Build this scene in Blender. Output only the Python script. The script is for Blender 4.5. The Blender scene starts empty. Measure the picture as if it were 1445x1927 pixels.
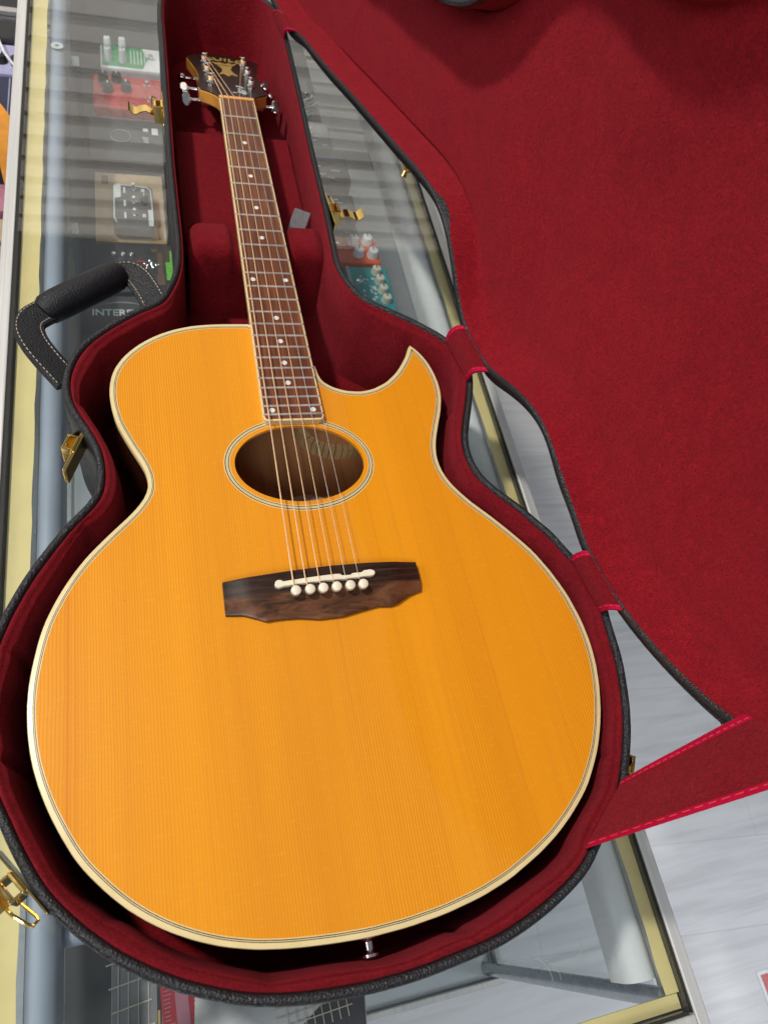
import bpy, bmesh, math, random
import numpy as np
from mathutils import Vector, Matrix
from mathutils.geometry import delaunay_2d_cdt
random.seed(7); rng = np.random.default_rng(7)
scene = bpy.context.scene
COL = scene.collection
PI = math.pi
PHI = math.atan(0.03)                       # the case lies slightly tilted on the counter
BODY=[(-0.0268,0.2789),(-0.0328,0.2788),(-0.0388,0.2787),(-0.0448,0.2786),(-0.0508,0.2785),(-0.0568,0.2782),(-0.0628,0.2778),(-0.0687,0.2772),(-0.0747,0.2764),(-0.0806,0.2754),(-0.0864,0.2740),(-0.0922,0.2723),(-0.0978,0.2703),(-0.1033,0.2680),(-0.1087,0.2654),(-0.1139,0.2625),(-0.1190,0.2592),(-0.1238,0.2557),(-0.1285,0.2519),(-0.1328,0.2478),(-0.1369,0.2434),(-0.1407,0.2388),(-0.1441,0.2339),(-0.1471,0.2287),(-0.1497,0.2234),(-0.1517,0.2177),(-0.1531,0.2119),(-0.1540,0.2060),(-0.1545,0.2000),(-0.1546,0.1941),(-0.1543,0.1881),(-0.1537,0.1821),(-0.1527,0.1762),(-0.1516,0.1703),(-0.1502,0.1645),(-0.1484,0.1588),(-0.1462,0.1532),(-0.1440,0.1476),(-0.1416,0.1421),(-0.1392,0.1366),(-0.1367,0.1312),(-0.1341,0.1258),(-0.1317,0.1203),(-0.1296,0.1147),(-0.1281,0.1089),(-0.1273,0.1030),(-0.1273,0.0971),(-0.1286,0.0914),(-0.1310,0.0860),(-0.1342,0.0809),(-0.1378,0.0761),(-0.1417,0.0716),(-0.1458,0.0672),(-0.1500,0.0629),(-0.1542,0.0586),(-0.1583,0.0543),(-0.1624,0.0499),(-0.1664,0.0454),(-0.1704,0.0409),(-0.1742,0.0363),(-0.1777,0.0314),(-0.1812,0.0265),(-0.1844,0.0215),(-0.1875,0.0163),(-0.1904,0.0111),(-0.1931,0.0057),(-0.1957,0.0003),(-0.1981,-0.0052),(-0.2003,-0.0107),(-0.2022,-0.0164),(-0.2038,-0.0222),(-0.2052,-0.0280),(-0.2063,-0.0339),(-0.2074,-0.0398),(-0.2084,-0.0458),(-0.2092,-0.0517),(-0.2099,-0.0576),(-0.2102,-0.0636),(-0.2104,-0.0696),(-0.2103,-0.0756),(-0.2100,-0.0816),(-0.2096,-0.0876),(-0.2089,-0.0936),(-0.2081,-0.0995),(-0.2070,-0.1054),(-0.2057,-0.1113),(-0.2041,-0.1171),(-0.2024,-0.1228),(-0.2004,-0.1285),(-0.1983,-0.1341),(-0.1961,-0.1396),(-0.1936,-0.1451),(-0.1910,-0.1505),(-0.1883,-0.1559),(-0.1854,-0.1612),(-0.1825,-0.1664),(-0.1793,-0.1714),(-0.1758,-0.1763),(-0.1720,-0.1810),(-0.1681,-0.1855),(-0.1641,-0.1900),(-0.1600,-0.1943),(-0.1557,-0.1985),(-0.1513,-0.2026),(-0.1466,-0.2064),(-0.1419,-0.2101),(-0.1370,-0.2135),(-0.1320,-0.2168),(-0.1268,-0.2199),(-0.1216,-0.2227),(-0.1162,-0.2255),(-0.1108,-0.2280),(-0.1053,-0.2303),(-0.0997,-0.2325),(-0.0940,-0.2344),(-0.0882,-0.2361),(-0.0825,-0.2377),(-0.0766,-0.2391),(-0.0707,-0.2402),(-0.0648,-0.2413),(-0.0589,-0.2422),(-0.0529,-0.2430),(-0.0470,-0.2437),(-0.0410,-0.2443),(-0.0350,-0.2449),(-0.0291,-0.2454),(-0.0231,-0.2458),(-0.0171,-0.2462),(-0.0111,-0.2465),(-0.0051,-0.2466),(0.0009,-0.2465),(0.0069,-0.2464),(0.0129,-0.2463),(0.0189,-0.2460),(0.0249,-0.2455),(0.0309,-0.2450),(0.0368,-0.2445),(0.0428,-0.2438),(0.0487,-0.2429),(0.0547,-0.2419),(0.0606,-0.2409),(0.0665,-0.2398),(0.0723,-0.2385),(0.0781,-0.2369),(0.0839,-0.2353),(0.0896,-0.2336),(0.0953,-0.2316),(0.1008,-0.2293),(0.1064,-0.2270),(0.1119,-0.2246),(0.1174,-0.2222),(0.1227,-0.2195),(0.1280,-0.2167),(0.1333,-0.2138),(0.1384,-0.2106),(0.1433,-0.2073),(0.1483,-0.2038),(0.1530,-0.2002),(0.1577,-0.1964),(0.1623,-0.1925),(0.1667,-0.1885),(0.1708,-0.1842),(0.1747,-0.1796),(0.1784,-0.1749),(0.1820,-0.1701),(0.1855,-0.1652),(0.1887,-0.1602),(0.1917,-0.1550),(0.1945,-0.1497),(0.1972,-0.1443),(0.1996,-0.1388),(0.2019,-0.1333),(0.2039,-0.1276),(0.2058,-0.1219),(0.2076,-0.1162),(0.2091,-0.1104),(0.2104,-0.1045),(0.2116,-0.0987),(0.2124,-0.0927),(0.2130,-0.0868),(0.2134,-0.0808),(0.2135,-0.0748),(0.2133,-0.0688),(0.2130,-0.0628),(0.2124,-0.0568),(0.2115,-0.0509),(0.2104,-0.0450),(0.2093,-0.0391),(0.2079,-0.0333),(0.2061,-0.0276),(0.2042,-0.0219),(0.2021,-0.0163),(0.1999,-0.0107),(0.1974,-0.0053),(0.1948,0.0001),(0.1921,0.0055),(0.1891,0.0107),(0.1857,0.0156),(0.1822,0.0205),(0.1786,0.0253),(0.1750,0.0301),(0.1713,0.0348),(0.1675,0.0394),(0.1637,0.0441),(0.1598,0.0487),(0.1558,0.0531),(0.1518,0.0576),(0.1478,0.0621),(0.1441,0.0668),(0.1406,0.0716),(0.1372,0.0766),(0.1341,0.0817),(0.1314,0.0871),(0.1293,0.0927),(0.1278,0.0984),(0.1269,0.1043),(0.1267,0.1103),(0.1271,0.1162),(0.1281,0.1221),(0.1295,0.1279),(0.1313,0.1336),(0.1333,0.1393),(0.1355,0.1449),(0.1377,0.1505),(0.1400,0.1560),(0.1423,0.1616),(0.1444,0.1672),(0.1462,0.1729),(0.1479,0.1786),(0.1492,0.1845),(0.1501,0.1904),(0.1505,0.1964),(0.1505,0.2024),(0.1501,0.2083),(0.1494,0.2143),(0.1483,0.2202),(0.1469,0.2260),(0.1450,0.2317),(0.1426,0.2372),(0.1398,0.2424),(0.1364,0.2473),(0.1325,0.2518),(0.1297,0.2480),(0.1277,0.2434),(0.1256,0.2389),(0.1231,0.2346),(0.1204,0.2303),(0.1177,0.2262),(0.1148,0.2221),(0.1117,0.2181),(0.1085,0.2143),(0.1040,0.2099),(0.1003,0.2065),(0.0965,0.2033),(0.0922,0.2007),(0.0878,0.1983),(0.0834,0.1960),(0.0787,0.1945),(0.0738,0.1933),(0.0689,0.1926),(0.0639,0.1927),(0.0577,0.1933),(0.0529,0.1944),(0.0482,0.1962),(0.0437,0.1983),(0.0395,0.2011),(0.0359,0.2043),(0.0334,0.2085),(0.0319,0.2132),(0.0311,0.2182),(0.0303,0.2244)]
CASE=[(-0.0000,0.9238),(-0.0070,0.9237),(-0.0140,0.9235),(-0.0210,0.9232),(-0.0279,0.9226),(-0.0347,0.9212),(-0.0414,0.9190),(-0.0479,0.9167),(-0.0541,0.9137),(-0.0595,0.9095),(-0.0642,0.9044),(-0.0686,0.8991),(-0.0725,0.8934),(-0.0752,0.8871),(-0.0770,0.8804),(-0.0787,0.8736),(-0.0803,0.8668),(-0.0816,0.8599),(-0.0824,0.8530),(-0.0829,0.8460),(-0.0833,0.8390),(-0.0837,0.8320),(-0.0841,0.8250),(-0.0844,0.8180),(-0.0845,0.8110),(-0.0844,0.8039),(-0.0844,0.7969),(-0.0844,0.7899),(-0.0844,0.7829),(-0.0845,0.7759),(-0.0846,0.7689),(-0.0847,0.7619),(-0.0848,0.7549),(-0.0849,0.7479),(-0.0850,0.7409),(-0.0851,0.7338),(-0.0852,0.7268),(-0.0854,0.7198),(-0.0855,0.7128),(-0.0856,0.7058),(-0.0857,0.6988),(-0.0858,0.6918),(-0.0859,0.6848),(-0.0860,0.6778),(-0.0862,0.6708),(-0.0863,0.6637),(-0.0864,0.6567),(-0.0866,0.6497),(-0.0867,0.6427),(-0.0868,0.6357),(-0.0870,0.6287),(-0.0871,0.6217),(-0.0872,0.6147),(-0.0874,0.6077),(-0.0875,0.6007),(-0.0876,0.5936),(-0.0878,0.5866),(-0.0879,0.5796),(-0.0880,0.5726),(-0.0881,0.5656),(-0.0883,0.5586),(-0.0884,0.5516),(-0.0885,0.5446),(-0.0887,0.5376),(-0.0887,0.5306),(-0.0888,0.5235),(-0.0888,0.5165),(-0.0889,0.5095),(-0.0889,0.5025),(-0.0889,0.4955),(-0.0890,0.4885),(-0.0890,0.4815),(-0.0890,0.4745),(-0.0891,0.4675),(-0.0891,0.4605),(-0.0891,0.4534),(-0.0890,0.4464),(-0.0890,0.4394),(-0.0889,0.4324),(-0.0889,0.4254),(-0.0888,0.4184),(-0.0888,0.4114),(-0.0887,0.4044),(-0.0887,0.3974),(-0.0886,0.3903),(-0.0887,0.3833),(-0.0890,0.3763),(-0.0893,0.3693),(-0.0897,0.3623),(-0.0903,0.3554),(-0.0914,0.3485),(-0.0928,0.3416),(-0.0946,0.3348),(-0.0967,0.3282),(-0.0992,0.3217),(-0.1020,0.3152),(-0.1048,0.3088),(-0.1082,0.3030),(-0.1130,0.2983),(-0.1188,0.2945),(-0.1248,0.2910),(-0.1307,0.2872),(-0.1364,0.2831),(-0.1419,0.2788),(-0.1473,0.2743),(-0.1527,0.2699),(-0.1579,0.2652),(-0.1629,0.2603),(-0.1678,0.2553),(-0.1725,0.2501),(-0.1767,0.2446),(-0.1804,0.2387),(-0.1836,0.2325),(-0.1862,0.2260),(-0.1882,0.2193),(-0.1898,0.2125),(-0.1907,0.2056),(-0.1910,0.1986),(-0.1907,0.1917),(-0.1897,0.1848),(-0.1881,0.1780),(-0.1859,0.1713),(-0.1831,0.1649),(-0.1800,0.1586),(-0.1770,0.1523),(-0.1739,0.1460),(-0.1711,0.1396),(-0.1686,0.1331),(-0.1667,0.1264),(-0.1654,0.1195),(-0.1647,0.1126),(-0.1646,0.1056),(-0.1650,0.0986),(-0.1662,0.0918),(-0.1686,0.0854),(-0.1722,0.0795),(-0.1765,0.0740),(-0.1811,0.0687),(-0.1856,0.0634),(-0.1899,0.0578),(-0.1939,0.0521),(-0.1979,0.0463),(-0.2017,0.0404),(-0.2055,0.0345),(-0.2092,0.0285),(-0.2127,0.0225),(-0.2160,0.0163),(-0.2191,0.0100),(-0.2220,0.0037),(-0.2249,-0.0027),(-0.2275,-0.0092),(-0.2298,-0.0158),(-0.2320,-0.0225),(-0.2338,-0.0292),(-0.2350,-0.0361),(-0.2358,-0.0431),(-0.2365,-0.0500),(-0.2371,-0.0570),(-0.2374,-0.0640),(-0.2375,-0.0710),(-0.2375,-0.0780),(-0.2374,-0.0850),(-0.2369,-0.0920),(-0.2358,-0.0989),(-0.2346,-0.1058),(-0.2333,-0.1127),(-0.2316,-0.1195),(-0.2293,-0.1260),(-0.2266,-0.1325),(-0.2238,-0.1389),(-0.2209,-0.1453),(-0.2181,-0.1517),(-0.2151,-0.1581),(-0.2121,-0.1644),(-0.2089,-0.1706),(-0.2056,-0.1768),(-0.2020,-0.1828),(-0.1981,-0.1886),(-0.1938,-0.1942),(-0.1893,-0.1995),(-0.1846,-0.2047),(-0.1797,-0.2097),(-0.1747,-0.2146),(-0.1695,-0.2193),(-0.1642,-0.2239),(-0.1587,-0.2283),(-0.1531,-0.2324),(-0.1473,-0.2363),(-0.1414,-0.2401),(-0.1354,-0.2437),(-0.1293,-0.2472),(-0.1231,-0.2505),(-0.1167,-0.2534),(-0.1103,-0.2562),(-0.1038,-0.2589),(-0.0973,-0.2614),(-0.0907,-0.2637),(-0.0840,-0.2657),(-0.0772,-0.2673),(-0.0703,-0.2688),(-0.0634,-0.2701),(-0.0565,-0.2711),(-0.0495,-0.2720),(-0.0426,-0.2727),(-0.0356,-0.2733),(-0.0286,-0.2738),(-0.0216,-0.2742),(-0.0146,-0.2745),(-0.0076,-0.2746),(-0.0006,-0.2746),(0.0064,-0.2745),(0.0134,-0.2742),(0.0204,-0.2738),(0.0274,-0.2732),(0.0344,-0.2725),(0.0414,-0.2718),(0.0483,-0.2711),(0.0553,-0.2703),(0.0623,-0.2695),(0.0692,-0.2684),(0.0760,-0.2670),(0.0828,-0.2653),(0.0896,-0.2635),(0.0963,-0.2614),(0.1029,-0.2592),(0.1095,-0.2568),(0.1161,-0.2542),(0.1225,-0.2514),(0.1288,-0.2485),(0.1351,-0.2454),(0.1412,-0.2420),(0.1470,-0.2381),(0.1524,-0.2337),(0.1574,-0.2289),(0.1625,-0.2241),(0.1680,-0.2197),(0.1735,-0.2154),(0.1788,-0.2108),(0.1839,-0.2060),(0.1888,-0.2011),(0.1934,-0.1958),(0.1973,-0.1900),(0.2008,-0.1840),(0.2042,-0.1779),(0.2075,-0.1717),(0.2107,-0.1654),(0.2137,-0.1591),(0.2165,-0.1527),(0.2190,-0.1461),(0.2214,-0.1395),(0.2234,-0.1328),(0.2253,-0.1261),(0.2270,-0.1193),(0.2286,-0.1125),(0.2301,-0.1056),(0.2313,-0.0987),(0.2321,-0.0918),(0.2327,-0.0848),(0.2332,-0.0778),(0.2336,-0.0708),(0.2343,-0.0638),(0.2354,-0.0569),(0.2366,-0.0501),(0.2372,-0.0432),(0.2368,-0.0363),(0.2355,-0.0295),(0.2333,-0.0230),(0.2301,-0.0168),(0.2266,-0.0107),(0.2232,-0.0046),(0.2200,0.0016),(0.2168,0.0079),(0.2138,0.0142),(0.2107,0.0204),(0.2069,0.0262),(0.2027,0.0317),(0.1985,0.0374),(0.1946,0.0432),(0.1905,0.0488),(0.1859,0.0541),(0.1812,0.0593),(0.1765,0.0645),(0.1720,0.0699),(0.1677,0.0754),(0.1639,0.0812),(0.1609,0.0875),(0.1587,0.0940),(0.1575,0.1009),(0.1570,0.1078),(0.1573,0.1148),(0.1582,0.1217),(0.1597,0.1285),(0.1619,0.1351),(0.1644,0.1417),(0.1669,0.1482),(0.1695,0.1547),(0.1721,0.1612),(0.1746,0.1678),(0.1770,0.1744),(0.1794,0.1809),(0.1817,0.1876),(0.1836,0.1943),(0.1851,0.2011),(0.1862,0.2080),(0.1866,0.2150),(0.1863,0.2219),(0.1855,0.2289),(0.1839,0.2356),(0.1813,0.2419),(0.1773,0.2472),(0.1725,0.2521),(0.1678,0.2572),(0.1630,0.2623),(0.1577,0.2668),(0.1523,0.2712),(0.1468,0.2755),(0.1412,0.2798),(0.1354,0.2837),(0.1296,0.2876),(0.1237,0.2915),(0.1179,0.2953),(0.1120,0.2992),(0.1061,0.3030),(0.1004,0.3070),(0.0954,0.3116),(0.0914,0.3171),(0.0881,0.3233),(0.0853,0.3297),(0.0829,0.3363),(0.0809,0.3429),(0.0794,0.3498),(0.0784,0.3567),(0.0779,0.3636),(0.0780,0.3706),(0.0782,0.3776),(0.0785,0.3846),(0.0788,0.3916),(0.0790,0.3987),(0.0793,0.4057),(0.0795,0.4127),(0.0798,0.4197),(0.0800,0.4267),(0.0803,0.4337),(0.0804,0.4407),(0.0805,0.4477),(0.0806,0.4547),(0.0806,0.4617),(0.0806,0.4687),(0.0807,0.4757),(0.0807,0.4828),(0.0807,0.4898),(0.0808,0.4968),(0.0808,0.5038),(0.0809,0.5108),(0.0809,0.5178),(0.0809,0.5248),(0.0810,0.5318),(0.0810,0.5388),(0.0811,0.5459),(0.0812,0.5529),(0.0814,0.5599),(0.0815,0.5669),(0.0817,0.5739),(0.0818,0.5809),(0.0820,0.5879),(0.0821,0.5949),(0.0823,0.6019),(0.0824,0.6089),(0.0826,0.6159),(0.0827,0.6230),(0.0829,0.6300),(0.0830,0.6370),(0.0832,0.6440),(0.0833,0.6510),(0.0835,0.6580),(0.0836,0.6650),(0.0837,0.6720),(0.0839,0.6790),(0.0840,0.6860),(0.0841,0.6931),(0.0841,0.7001),(0.0842,0.7071),(0.0843,0.7141),(0.0844,0.7211),(0.0844,0.7281),(0.0845,0.7351),(0.0846,0.7421),(0.0847,0.7491),(0.0847,0.7561),(0.0848,0.7632),(0.0849,0.7702),(0.0850,0.7772),(0.0851,0.7842),(0.0852,0.7912),(0.0853,0.7982),(0.0855,0.8052),(0.0856,0.8122),(0.0858,0.8192),(0.0858,0.8262),(0.0857,0.8332),(0.0853,0.8402),(0.0848,0.8472),(0.0843,0.8542),(0.0836,0.8612),(0.0823,0.8680),(0.0805,0.8748),(0.0785,0.8815),(0.0762,0.8881),(0.0731,0.8942),(0.0691,0.8998),(0.0645,0.9051),(0.0598,0.9102),(0.0543,0.9141),(0.0480,0.9169),(0.0414,0.9192),(0.0347,0.9212),(0.0280,0.9226),(0.0210,0.9232),(0.0140,0.9235),(0.0070,0.9237)]
LID=[(1.0200,0.0655),(1.0211,0.0724),(1.0221,0.0793),(1.0229,0.0862),(1.0234,0.0931),(1.0232,0.1001),(1.0223,0.1070),(1.0210,0.1138),(1.0189,0.1204),(1.0157,0.1265),(1.0117,0.1321),(1.0071,0.1373),(1.0020,0.1420),(0.9963,0.1458),(0.9901,0.1489),(0.9837,0.1518),(0.9773,0.1544),(0.9707,0.1568),(0.9641,0.1588),(0.9573,0.1605),(0.9506,0.1622),(0.9438,0.1638),(0.9370,0.1653),(0.9302,0.1667),(0.9233,0.1680),(0.9165,0.1692),(0.9096,0.1704),(0.9027,0.1716),(0.8959,0.1728),(0.8890,0.1740),(0.8822,0.1753),(0.8754,0.1766),(0.8685,0.1779),(0.8617,0.1792),(0.8548,0.1805),(0.8480,0.1818),(0.8412,0.1831),(0.8343,0.1844),(0.8275,0.1857),(0.8206,0.1870),(0.8138,0.1883),(0.8070,0.1896),(0.8001,0.1909),(0.7933,0.1922),(0.7864,0.1935),(0.7796,0.1948),(0.7728,0.1962),(0.7659,0.1975),(0.7591,0.1988),(0.7523,0.2001),(0.7454,0.2014),(0.7386,0.2028),(0.7317,0.2041),(0.7249,0.2054),(0.7181,0.2067),(0.7112,0.2080),(0.7044,0.2093),(0.6976,0.2107),(0.6907,0.2120),(0.6839,0.2133),(0.6770,0.2146),(0.6702,0.2159),(0.6634,0.2173),(0.6565,0.2186),(0.6497,0.2198),(0.6428,0.2211),(0.6360,0.2223),(0.6291,0.2236),(0.6223,0.2248),(0.6154,0.2260),(0.6086,0.2272),(0.6017,0.2285),(0.5949,0.2297),(0.5880,0.2309),(0.5812,0.2321),(0.5743,0.2333),(0.5674,0.2345),(0.5606,0.2356),(0.5537,0.2367),(0.5468,0.2379),(0.5400,0.2390),(0.5331,0.2402),(0.5262,0.2413),(0.5193,0.2425),(0.5125,0.2436),(0.5056,0.2449),(0.4988,0.2462),(0.4920,0.2477),(0.4852,0.2493),(0.4785,0.2510),(0.4718,0.2530),(0.4653,0.2554),(0.4589,0.2582),(0.4526,0.2612),(0.4466,0.2646),(0.4407,0.2683),(0.4349,0.2722),(0.4295,0.2765),(0.4250,0.2816),(0.4216,0.2876),(0.4189,0.2940),(0.4162,0.3005),(0.4133,0.3068),(0.4102,0.3130),(0.4068,0.3191),(0.4033,0.3251),(0.3997,0.3311),(0.3959,0.3369),(0.3919,0.3426),(0.3877,0.3481),(0.3831,0.3534),(0.3782,0.3582),(0.3728,0.3626),(0.3670,0.3665),(0.3610,0.3699),(0.3546,0.3728),(0.3481,0.3751),(0.3414,0.3769),(0.3346,0.3780),(0.3276,0.3786),(0.3207,0.3784),(0.3138,0.3777),(0.3070,0.3764),(0.3002,0.3747),(0.2935,0.3728),(0.2868,0.3709),(0.2801,0.3691),(0.2733,0.3677),(0.2664,0.3667),(0.2595,0.3662),(0.2525,0.3664),(0.2456,0.3672),(0.2388,0.3685),(0.2322,0.3706),(0.2260,0.3735),(0.2204,0.3775),(0.2154,0.3823),(0.2107,0.3875),(0.2063,0.3928),(0.2016,0.3980),(0.1968,0.4031),(0.1919,0.4080),(0.1869,0.4128),(0.1818,0.4175),(0.1766,0.4222),(0.1713,0.4267),(0.1659,0.4311),(0.1604,0.4353),(0.1547,0.4394),(0.1489,0.4433),(0.1431,0.4470),(0.1371,0.4506),(0.1310,0.4539),(0.1247,0.4570),(0.1183,0.4597),(0.1118,0.4619),(0.1051,0.4639),(0.0984,0.4657),(0.0916,0.4674),(0.0848,0.4688),(0.0779,0.4701),(0.0711,0.4712),(0.0642,0.4721),(0.0572,0.4726),(0.0503,0.4727),(0.0433,0.4727),(0.0364,0.4723),(0.0295,0.4716),(0.0226,0.4704),(0.0158,0.4688),(0.0091,0.4672),(0.0023,0.4655),(-0.0044,0.4637),(-0.0111,0.4619),(-0.0178,0.4599),(-0.0245,0.4578),(-0.0310,0.4555),(-0.0375,0.4529),(-0.0438,0.4500),(-0.0499,0.4467),(-0.0559,0.4431),(-0.0617,0.4393),(-0.0674,0.4353),(-0.0730,0.4312),(-0.0785,0.4269),(-0.0838,0.4224),(-0.0890,0.4178),(-0.0940,0.4129),(-0.0988,0.4079),(-0.1035,0.4027),(-0.1080,0.3975),(-0.1124,0.3920),(-0.1166,0.3865),(-0.1206,0.3808),(-0.1244,0.3750),(-0.1281,0.3691),(-0.1316,0.3631),(-0.1349,0.3569),(-0.1379,0.3506),(-0.1407,0.3443),(-0.1433,0.3378),(-0.1457,0.3313),(-0.1478,0.3247),(-0.1499,0.3180),(-0.1517,0.3113),(-0.1535,0.3046),(-0.1552,0.2978),(-0.1567,0.2910),(-0.1582,0.2842),(-0.1595,0.2774),(-0.1606,0.2705),(-0.1617,0.2636),(-0.1626,0.2567),(-0.1634,0.2498),(-0.1640,0.2429),(-0.1646,0.2359),(-0.1651,0.2290),(-0.1655,0.2220),(-0.1659,0.2151),(-0.1662,0.2081),(-0.1663,0.2012),(-0.1661,0.1942),(-0.1657,0.1873),(-0.1650,0.1803),(-0.1642,0.1734),(-0.1631,0.1665),(-0.1619,0.1597),(-0.1605,0.1529),(-0.1589,0.1461),(-0.1571,0.1394),(-0.1551,0.1327),(-0.1527,0.1262),(-0.1499,0.1198),(-0.1465,0.1137),(-0.1428,0.1079),(-0.1391,0.1020),(-0.1356,0.0960),(-0.1322,0.0899),(-0.1287,0.0839),(-0.1249,0.0781),(-0.1208,0.0724),(-0.1163,0.0671),(-0.1114,0.0622),(-0.1062,0.0576),(-0.1008,0.0533),(-0.0951,0.0493),(-0.0891,0.0458),(-0.0829,0.0426),(-0.0767,0.0394),(-0.0706,0.0361),(-0.0645,0.0326),(-0.0583,0.0296),(-0.0519,0.0267),(-0.0455,0.0240),(-0.0391,0.0214),(-0.0325,0.0190),(-0.0260,0.0167),(-0.0194,0.0145),(-0.0127,0.0124),(-0.0060,0.0106),(0.0007,0.0090),(0.0075,0.0075),(0.0144,0.0065),(0.0213,0.0060),(0.0283,0.0056),(0.0353,0.0053),(0.0422,0.0049),(0.0492,0.0046),(0.0561,0.0043),(0.0630,0.0043),(0.0698,0.0055),(0.0763,0.0078),(0.0827,0.0105),(0.0890,0.0136),(0.0951,0.0167),(0.1015,0.0192),(0.1083,0.0206),(0.1152,0.0215),(0.1220,0.0228),(0.1284,0.0252),(0.1346,0.0284),(0.1407,0.0317),(0.1468,0.0351),(0.1530,0.0383),(0.1592,0.0414),(0.1657,0.0438),(0.1724,0.0449),(0.1793,0.0451),(0.1862,0.0443),(0.1929,0.0426),(0.1995,0.0405),(0.2060,0.0381),(0.2125,0.0355),(0.2188,0.0326),(0.2250,0.0294),(0.2311,0.0260),(0.2371,0.0226),(0.2432,0.0191),(0.2493,0.0158),(0.2555,0.0125),(0.2617,0.0097),(0.2684,0.0084),(0.2753,0.0083),(0.2822,0.0086),(0.2892,0.0089),(0.2961,0.0092),(0.3031,0.0095),(0.3100,0.0098),(0.3170,0.0101),(0.3238,0.0107),(0.3302,0.0126),(0.3358,0.0164),(0.3412,0.0208),(0.3465,0.0253),(0.3518,0.0298),(0.3570,0.0345),(0.3618,0.0395),(0.3665,0.0447),(0.3712,0.0498),(0.3761,0.0547),(0.3813,0.0593),(0.3867,0.0637),(0.3922,0.0680),(0.3978,0.0721),(0.4037,0.0756),(0.4101,0.0784),(0.4166,0.0808),(0.4233,0.0821),(0.4302,0.0825),(0.4372,0.0825),(0.4441,0.0821),(0.4510,0.0811),(0.4579,0.0800),(0.4647,0.0789),(0.4716,0.0777),(0.4785,0.0765),(0.4853,0.0752),(0.4921,0.0738),(0.4990,0.0725),(0.5058,0.0711),(0.5126,0.0698),(0.5195,0.0686),(0.5263,0.0674),(0.5332,0.0662),(0.5401,0.0651),(0.5469,0.0639),(0.5538,0.0628),(0.5607,0.0616),(0.5675,0.0605),(0.5744,0.0593),(0.5813,0.0582),(0.5881,0.0570),(0.5950,0.0559),(0.6019,0.0547),(0.6087,0.0536),(0.6156,0.0524),(0.6225,0.0513),(0.6293,0.0501),(0.6362,0.0489),(0.6431,0.0477),(0.6499,0.0466),(0.6568,0.0454),(0.6636,0.0442),(0.6705,0.0429),(0.6773,0.0415),(0.6841,0.0401),(0.6910,0.0388),(0.6978,0.0374),(0.7046,0.0360),(0.7115,0.0347),(0.7183,0.0333),(0.7251,0.0321),(0.7320,0.0309),(0.7389,0.0299),(0.7458,0.0288),(0.7526,0.0278),(0.7595,0.0267),(0.7664,0.0257),(0.7733,0.0246),(0.7802,0.0236),(0.7871,0.0225),(0.7940,0.0216),(0.8009,0.0209),(0.8078,0.0204),(0.8148,0.0199),(0.8217,0.0193),(0.8285,0.0180),(0.8352,0.0161),(0.8417,0.0137),(0.8482,0.0111),(0.8547,0.0087),(0.8614,0.0069),(0.8682,0.0055),(0.8750,0.0042),(0.8819,0.0029),(0.8887,0.0016),(0.8955,0.0002),(0.9024,-0.0011),(0.9092,-0.0023),(0.9161,-0.0033),(0.9230,-0.0041),(0.9300,-0.0049),(0.9369,-0.0055),(0.9438,-0.0059),(0.9508,-0.0059),(0.9577,-0.0053),(0.9646,-0.0045),(0.9714,-0.0032),(0.9781,-0.0012),(0.9844,0.0017),(0.9904,0.0052),(0.9960,0.0092),(1.0009,0.0140),(1.0049,0.0196),(1.0084,0.0257),(1.0114,0.0319),(1.0139,0.0384),(1.0158,0.0451),(1.0174,0.0519),(1.0187,0.0587)]
HORN=241
CAMPOS=(-0.11246, -0.21687, 0.63785)
CAMROT=[(0.954976, 0.065364, -0.289392), (-0.196334, 0.870523, -0.451268), (0.222426, 0.487768, 0.844162)]


# ------------------------------------------------------------------ camera
cam = bpy.data.cameras.new('camera'); camo = bpy.data.objects.new('camera', cam); COL.objects.link(camo)
cam.sensor_fit = 'HORIZONTAL'; cam.sensor_width = 36; cam.lens = 36 * 1336 / 1445
cam.clip_start = 0.01; cam.clip_end = 100
mw = Matrix([list(r) + [0] for r in CAMROT] + [[0, 0, 0, 1]]); mw.translation = CAMPOS
camo.matrix_world = mw
cam.dof.use_dof = True; cam.dof.focus_distance = 0.60; cam.dof.aperture_fstop = 15
scene.camera = camo
# ------------------------------------------------------------------ light
world = bpy.data.worlds.new('World'); scene.world = world; world.use_nodes = True
bg = world.node_tree.nodes['Background']; bg.inputs[0].default_value = (0.86, 0.93, 1.0, 1); bg.inputs[1].default_value = 0.17
def area(name, loc, target, sx, sy, power, col):
    l = bpy.data.lights.new(name, 'AREA'); l.shape = 'RECTANGLE'; l.size = sx; l.size_y = sy; l.energy = power; l.color = col
    o = bpy.data.objects.new(name, l); COL.objects.link(o); o.location = loc
    o.rotation_euler = (Vector(target) - Vector(loc)).to_track_quat('-Z', 'Y').to_euler(); return o
area('ceiling_lamp_key', (-1.1, 0.62, 2.25), (0, 0.1, 0), 0.14, 0.14, 46, (1.0, 0.95, 0.87))
area('ceiling_lamp_fill', (-0.8, -1.9, 2.35), (0.3, 0.0, -.2), 0.9, 0.9, 30, (0.97, 0.98, 1.0))
area('lid_fill_light', (-2.1, 0.1, 1.5), (0.2, 0.1, 0.1), 1.2, 1.0, 18, (0.95, 0.98, 1.0))  # added soft light, no window known there; fills the shadows on the lid
area('slatwall_fill_light', (0.2, 1.0, 1.5), (0.0, 2.05, 1.35), 1.4, 0.5, 29, (1.0, 0.96, 0.9))  # added unseen light turned to the slatwall; brightens its reflection in the glass
rl = area('floor_fill_light', (2.5, -1.1, 2.3), (1.15, -0.5, -0.97), 0.5, 0.5, 3.6, (0.94, 0.97, 1.0)); rl.data.spread = math.radians(44)  # added narrow light without a known fixture; lifts the floor right of the counter
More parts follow.
